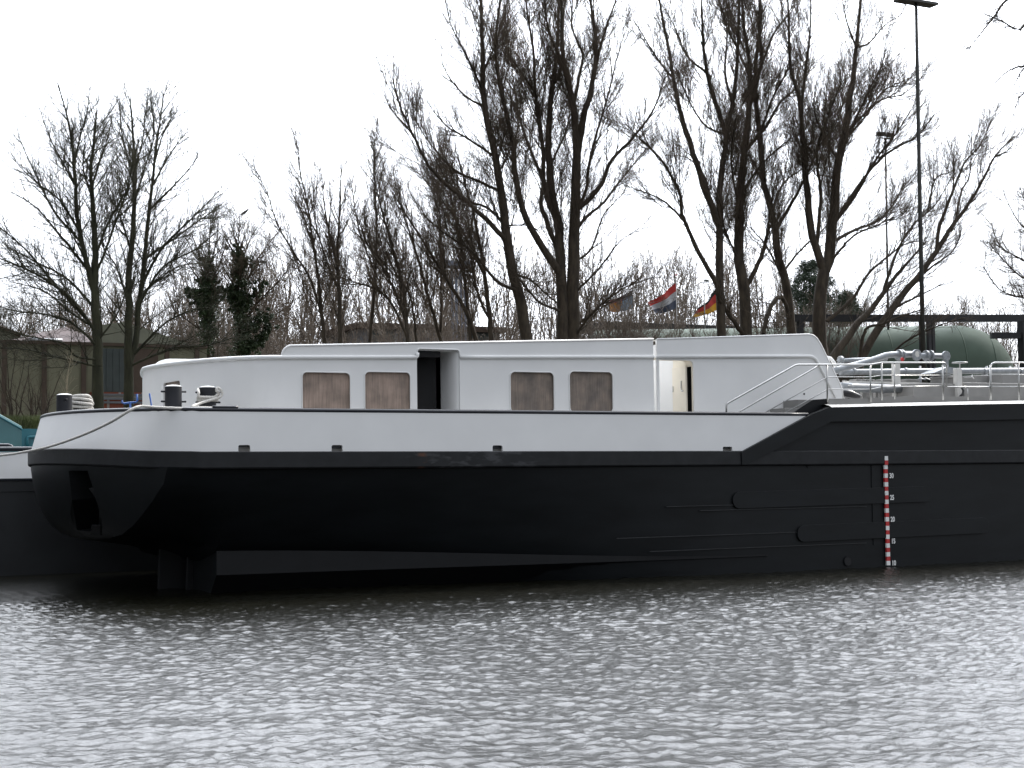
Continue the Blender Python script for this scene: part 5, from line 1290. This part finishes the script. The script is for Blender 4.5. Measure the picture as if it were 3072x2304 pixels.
# ================================================================== SHED
SY = 34.0
sh = thing('shed', 'olive clad industrial shed with red brown roof and dark green sliding door', 'shed', (at(250, 1150, SY).x, SY + 3, GZ))
zt_ = at(250, 1036, SY).z; x0, x1 = at(-500, 1100, SY).x, at(620, 1100, SY).x
def corr(name, xa, xb, za, zb, Y, mt_, pitch=.28):
    n = int((xb - xa) / pitch); m = MB(); row = []
    for i in range(n + 1):
        x = xa + (xb - xa) * i / n; o = .03 if i % 2 else 0
        row.append((x, o))
    m.grid([[(x, Y - o, z) for x, o in row] for z in (za, zb)])
    m.box((xa, Y + .01, za), (xb, Y + .25, zb))
    return m.build(name, MT[mt_], sh)
corr('wall', x0, x1, GZ - .3, zt_, SY, 'shedwall')
for px in (12, 132, 250, 500, 590):
    x = at(px, 1100, SY).x; MB().box((x - .09, SY - .10, GZ - .3), (x + .09, SY, zt_)).build('wall_post', MT['shedtrim'], sh)
MB().box((x0, SY - .16, zt_), (x1, SY + .1, zt_ + .12)).build('fascia', MT['shedtrim'], sh)
a, b = at(85, 1029, SY), at(185, 1027, SY)
MB().tube([(a.x, SY - .12, zt_ + .17), (b.x, SY - .12, zt_ + .17)], .06, 8).build('gutter', MT['gutter'], sh, True)
# roof plane rising to the back, with tiled ridges
ra, rb = at(58, 1006, SY + 7), at(275, 983, SY + 7)
rl, rr_ = at(70, 1030, SY), at(300, 1030, SY)
MB().add([(rl.x, SY - .1, zt_ + .12), (rr_.x, SY - .1, zt_ + .12), (rr_.x, SY + 7, rb.z), (ra.x - .5, SY + 7, ra.z - .2)], [(0, 1, 2, 3)]).add([(rl.x, SY - .1, zt_ + .0), (rr_.x, SY - .1, zt_ + .0), (rr_.x, SY + 7, rb.z - .15), (ra.x - .5, SY + 7, ra.z - .35)], [(3, 2, 1, 0)]).build('roof', MT['shedroof'], sh)
# tall bay with the door
bx0, bx1 = at(300, 1000, SY).x, at(560, 1000, SY).x
m = MB(); gz0, gz1, gz2 = at(300, 975, SY).z, at(370, 966, SY).z, at(440, 985, SY).z
xm1, xm2 = at(370, 966, SY).x, at(430, 980, SY).x
pr = [(bx0, zt_ + .12), (bx1, zt_ + .12), (bx1, zt_ + .2), (xm2, gz2), (xm1, gz1), (bx0, gz0)]
k = len(pr)
m.add([(x, SY - .04, z) for x, z in pr] + [(x, SY + .3, z) for x, z in pr], [tuple(range(k)), tuple(reversed(range(k, 2 * k)))] + [(i, i + k, (i + 1) % k + k, (i + 1) % k) for i in range(k)])
m.build('gable', MT['shedgable'], sh)
d0, d1 = at(302, 1045, SY - .2), at(380, 1172, SY - .2)
dr = MB().box((d0.x, SY - .2, at(302, 1176, SY).z), (d1.x, SY - .13, d0.z)).build('sliding_door', MT['sheddoor'], sh)
for f in (.0, .25, .5, .75, 1):
    x = d0.x + (d1.x - d0.x) * f; MB().box((x - .03, SY - .23, at(302, 1176, SY).z), (x + .03, SY - .2, d0.z)).build('door_rib', MT['sheddoor'], dr)
e0, e1 = at(388, 1045, SY - .1), at(474, 1180, SY - .1)
MB().box((e0.x, SY - .1, e1.z), (e1.x, SY - .04, e0.z)).build('side_door', MT['shedtrim'], sh)
MB().box((d0.x - .4, SY - .34, GZ - .3), (at(470, 1180, SY).x, SY - .04, at(340, 1178, SY).z)).build('brick_plinth', MT['brick'], sh)
for py in (1184, 1196, 1207):
    z = at(340, py, SY - .4).z; MB().box((d0.x - .2, SY - .40, z - .04), (at(470, 1180, SY).x, SY - .34, z + .04)).build('plinth_band', MT['greywall'], sh)
# neighbouring shed gable
s2 = thing('shed', 'pale gabled shed end standing behind the olive shed at the picture edge'.replace(' at the picture edge', ', its dark roof edge sloping down'), 'shed', (at(-150, 1100, 40).x, 42, GZ))
pts = [at(-700, 990, 40), at(-200, 930, 40), at(0, 986, 40), at(62, 1010, 40)]
m = MB(); pl = [(q.x, q.z) for q in pts] + [(pts[-1].x, GZ), (pts[0].x, GZ)]; k = len(pl)
m.add([(x, 40, z) for x, z in pl] + [(x, 46, z) for x, z in pl], [tuple(range(k)), tuple(reversed(range(k, 2 * k)))] + [(i, i + k, (i + 1) % k + k, (i + 1) % k) for i in range(k)])
m.build('wall', MT['shedgable'], s2)
MB().tube([(q.x, 39.9, q.z + .05) for q in pts], .09, 6).build('roof_edge', MT['shedtrim'], s2)

# ================================================================== LOW GREY BUILDING AND CRANE behind the thicket
bl = thing('warehouse', 'low grey walled building glimpsed through the thicket', 'building', (at(1300, 1000, 60).x, 62, GZ))
a, b = at(1080, 985, 60), at(1500, 1030, 60)
MB().box((a.x, 60, GZ - .2), (b.x, 66, a.z)).build('wall', MT['greywall'], bl)
MB().box((a.x - .3, 59.7, a.z), (b.x + .3, 66.3, a.z + .35)).build('roof', MT['shedtrim'], bl)
for px in (1150, 1240, 1400, 1460):
    p = at(px, 1005, 60); MB().box((p.x - .7, 59.95, p.z - .6), (p.x + .7, 60.02, p.z + .5)).build('window', MT['sheddoor'], bl)
ct = thing('tower', 'slim blue grey tower frame with a flat head rising inside the thicket', 'tower', (at(1380, 1000, 58).x, 58, GZ))
MT['bluegrey'] = mat('hazed_blue_grey_steel', (0.20, 0.225, 0.28), 0.7, var=0.1)  # blue grey made paler so that haze is in the colour
a, b = at(1368, 800, 58), at(1396, 1000, 58)
for x in (a.x, b.x):
    for y in (58, 58.6): MB().box((x - .06, y - .06, GZ - .2), (x + .06, y + .06, a.z)).build('leg', MT['bluegrey'], ct)
for k in range(8):
    z = GZ + (a.z - GZ) * (k + .5) / 8; MB().box((a.x, 57.96, z - .05), (b.x, 58.04, z + .05)).build('brace', MT['bluegrey'], ct)
a2, b2 = at(1330, 783, 58), at(1410, 800, 58); MB().box((a2.x, 57.6, a.z), (b2.x, 59, a2.z)).build('head', MT['bluegrey'], ct)

# ================================================================== TANK, GANTRY
TD = 80.0
AX = Vector((R0.x, R0.y, 0)); AN = Vector((FWD.x, FWD.y, 0)).normalized()
ztop = atd(2400, 983, TD).z; rad_ = (ztop - GZ - .35) / 2
zc_ = ztop - rad_
def tpt(px): p = atd(px, 1000, TD); return Vector((p.x, p.y, zc_))
tl, tr_ = tpt(1795), tpt(2855)
tk = thing('storage_tank', 'long pale green horizontal storage tank with a domed end behind the willows', 'tank', ((tl.x + tr_.x) / 2, (tl.y + tr_.y) / 2, GZ))
tlen = (tr_ - tl).length
prof = [(rad_ * math.cos(t), -1.0 * math.sin(t)) for t in np.linspace(math.pi / 2 * .98, .05, 10)] + [(rad_, 0), (rad_, tlen)] + [(rad_ * math.cos(t), tlen + 3.1 * math.sin(t)) for t in np.linspace(.05, math.pi / 2 * .98, 18)]
MB().lathe(tl, prof, 64, AX).build('shell', MT['tank'], tk, 25)
for f in (0.0, .16, .32, .48, .64, .80, 1.0):
    MB().lathe(tl + AX * (tlen * f), [(rad_ + .01, -.03), (rad_ + .014, 0), (rad_ + .01, .03)], 64, AX).build('weld_seam', MT['tank'], tk, True)
MB().lathe(tl + AX * (tlen + 1.6), [(rad_ * .862 + .01, -.03), (rad_ * .858 + .02, 0), (rad_ * .852 + .01, .03)], 64, AX).build('weld_seam', MT['tank'], tk, True)
for f in (.12, .5, .88):
    c = tl + AX * (tlen * f); m = MB()
    q = [(c + AX * a + AN * b) for a in (-.3, .3) for b in (-rad_ * .8, rad_ * .8)]
    v = [(p.x, p.y, z) for p in q for z in (GZ - .2, zc_ - rad_ * .55)]
    m.add(v, [(0, 1, 3, 2), (4, 6, 7, 5), (0, 4, 5, 1), (2, 3, 7, 6), (0, 2, 6, 4), (1, 5, 7, 3)]).build('saddle', MT['greywall'], tk)
ga = thing('pipe_gantry', 'black steel gantry of long beams on posts standing above the green tank', 'gantry', tuple(atd(2770, 1000, 76).xy) + (GZ,))
def beam_px(pts, D, hpx, name='beam'):
    a, b = atd(*pts[0], D), atd(*pts[1], D); h = hpx / 2 * D / FPX; z = (a.z + b.z) / 2
    q = [p + AN * o for p in (a, b) for o in (0, .25)]
    v = [(p.x, p.y, (a.z if k < 2 else b.z) + s_ * h) for k, p in enumerate(q) for s_ in (-1, 1)]
    MB().add(v, [(0, 1, 3, 2), (4, 6, 7, 5), (0, 4, 5, 1), (2, 3, 7, 6), (0, 2, 6, 4), (1, 5, 7, 3)]).build(name, MT['gantry'], ga)
beam_px(((2365, 954), (3350, 954)), 75.5, 21)
beam_px(((2420, 957), (3350, 957)), 78.0, 14)
beam_px(((2975, 1006), (3350, 1005)), 76.5, 18)
for px, D, w in ((2765, 75.6, .11), (2785, 76.4, .09), (2797, 76.6, .08), (3068, 76.7, .2), (2400, 75.6, .13)):
    p = atd(px, 958, D); MB().box((p.x - w, p.y - w, GZ - .2), (p.x + w, p.y + w, p.z)).build('post', MT['gantry'], ga)
# dark long roof seen behind the far willows
rf = thing('lean_to_roof', 'long dark flat roof on posts seen between the willow trunks', 'roof', (at(2100, 960, 47).x, 48, GZ))
a, b = at(1820, 975, 47), at(2420, 958, 47)
MB().box((a.x, 47, a.z - .1), (b.x, 51, a.z + .22)).build('roof', MT['gantry'], rf)
for px in (1830, 2000, 2230, 2410):
    p = at(px, 980, 47.4); MB().box((p.x - .1, 47.3, GZ - .2), (p.x + .1, 47.5, p.z + .2)).build('post', MT['gantry'], rf)

# ================================================================== MASTS, LAMPS, FLAGS
MY = 27.0
p0, p1 = at(2768, 1060, MY), at(2748, -6, MY)
ms = thing('light_mast', 'very tall dark floodlight mast with climbing rungs rising out of the frame top'.replace('frame top', 'willow branches'), 'mast', (p0.x, MY, GZ))
MB().tube([(p0.x, MY, GZ - .2), tuple(p0.lerp(p1, .45)), tuple(p0.lerp(p1, .82)), tuple(p1)], [.115, .095, .085, .07], 12).build('pole', MT['mast'], ms, True)
for f in np.linspace(.12, .98, 34):
    q = p0.lerp(p1, f); MB().tube([(q.x - .13, MY, q.z), (q.x + .13, MY, q.z)], .010, 5).build('rung', MT['mast'], ms)
c = at(2749, 24, MY)
MB().tube([(c.x + .33 * math.cos(t), MY + .33 * math.sin(t), c.z) for t in np.linspace(0, 6.29, 22)], .018, 6, False).build('ring', MT['mast'], ms, True)
a, b = at(2693, 0, MY), at(2802, 0, MY)
MB().box((a.x, MY - .3, a.z - .03), (b.x, MY + .3, a.z + .09)).build('platform', MT['mast'], ms)
for px in (2705, 2748, 2790):
    q = at(px, -14, MY); MB().box((q.x - .22, MY - .15, q.z - .05), (q.x + .22, MY + .15, q.z + .25)).build('floodlight', MT['lampglass'], ms)
def lamp(label, px, py, pxb, Y, sc, two=True):
    p = at(px, py, Y); b = at(pxb, 1000, Y); k = depth(p) / FPX * sc
    o = thing('lamp_post', label, 'lamp', (b.x, Y, GZ), None)
    MB().tube([(b.x, Y, GZ - .2), tuple(p)], [4 * k, 3 * k], 8).build('pole', MT['mast'], o, True)
    MB().tube([(p.x - 24 * k, Y, p.z), (p.x + 24 * k, Y, p.z)], 2 * k, 6).build('crossbar', MT['mast'], o)
    for s in ((-1, 1) if two else (1,)):
        m = MB(); cx = p.x + s * 15 * k
        v = [(-14, -8, 4), (14, -8, 2), (12, -8, 16), (-9, -8, 18), (-14, 10, 8), (14, 10, 6), (12, 10, 19), (-9, 10, 20)]
        m.add([(cx + s * x * k, Y + y * k, p.z + z * k) for x, y, z in v], [(0, 1, 2, 3), (7, 6, 5, 4), (0, 4, 5, 1), (1, 5, 6, 2), (2, 6, 7, 3), (3, 7, 4, 0)])
        m.build('lamp_head', MT['lampglass'], o, False, k)
lamp('double headed floodlight post standing in the limbs of the slanting willow', 2656, 415, 2661, 34, 1.0)
lamp('double headed floodlight post beside the ivy clad crow tree', 779, 794, 782, 42, .75)
lamp('small lamp post hidden among twigs between the striped flags', 2112, 848, 2114, 44, .55, False)
def flag(name, label, pxp, py_top, rows, Y, stripes):
    """rows: pixel outline as left/right columns: list of (hoist px,py)->(fly px,py) for top and bottom edge"""
    top = at(pxp, py_top, Y)
    o = thing('flagpole', label, 'flag', (top.x, Y, GZ), 'flags on white poles among the trees')
    MB().tube([(top.x, Y, GZ - .2), (top.x, Y, top.z)], [.03, .022], 8).build('pole', MT['pole'], o, True)
    MB().lathe((top.x, Y, top.z), [(.02, 0), (.06, .04), (.06, .08), (.0, .12)], 10).build('finial', MT['flagred'], o, True)
    (h0, f0), (h1, f1) = rows
    h0, f0, h1, f1 = [np.array(at(*q, Y)) for q in (h0, f0, h1, f1)]
    nu, nv_ = 19, 13; G = np.zeros((nv_, nu, 3))
    for j in range(nv_):
        for i in range(nu):
            u, v = i / (nu - 1), j / (nv_ - 1)
            q = (h0 * (1 - v) + h1 * v) * (1 - u) + (f0 * (1 - v) + f1 * v) * u
            q = q + np.array([0, .20 * math.sin(u * 9 + v * 2.2) * u ** .5, -.10 * math.sin(u * math.pi)])
            G[j, i] = q
    m = MB(); n = len(stripes)
    f = []
    m.v = [G.reshape(-1, 3)]; m.n = nu * nv_
    for j in range(nv_ - 1):
        for i in range(nu - 1):
            a = j * nu + i; m.f.append([a, a + 1, a + nu + 1, a + nu]); s_ = stripes[min(n - 1, int(n * j / (nv_ - 1)))]
            m.mi.append(s_ if not isinstance(s_, (tuple, list)) else s_[0 if i < (nu - 1) * .45 else 1])
    return o, m
o, m = flag('f', 'flag of red, white and blue bands drooping from a white pole', 2028, 828, (((2028, 848), (1945, 908)), ((2028, 925), (1960, 940))), 50, [0, 1, 2])
m.build('flag_cloth', [MT['flagred'], MT['flagwhite'], MT['flagblue']], o, True, recalc=False)
o, m = flag('f', 'flag of black, red and gold bands half hidden by a willow trunk', 2152, 850, (((2150, 862), (2092, 930)), ((2150, 930), (2072, 952))), 50, [0, 1, 1, 2, 2])
m.build('flag_cloth', [MT['flagblack'], MT['flagred'], MT['flagyellow']], o, True, recalc=False)
o, m = flag('f', 'flag with orange, maroon and pale blue patches behind low twigs', 1900, 850, (((1898, 868), (1830, 900)), ((1898, 925), (1822, 935))), 50, [(0, 3), (2, 1), (2, 1)])
m.build('flag_cloth', [MT['flagblue'], MT['flagorange'], MT['flagpale'], MT['flagmaroon']], o, True, recalc=False)
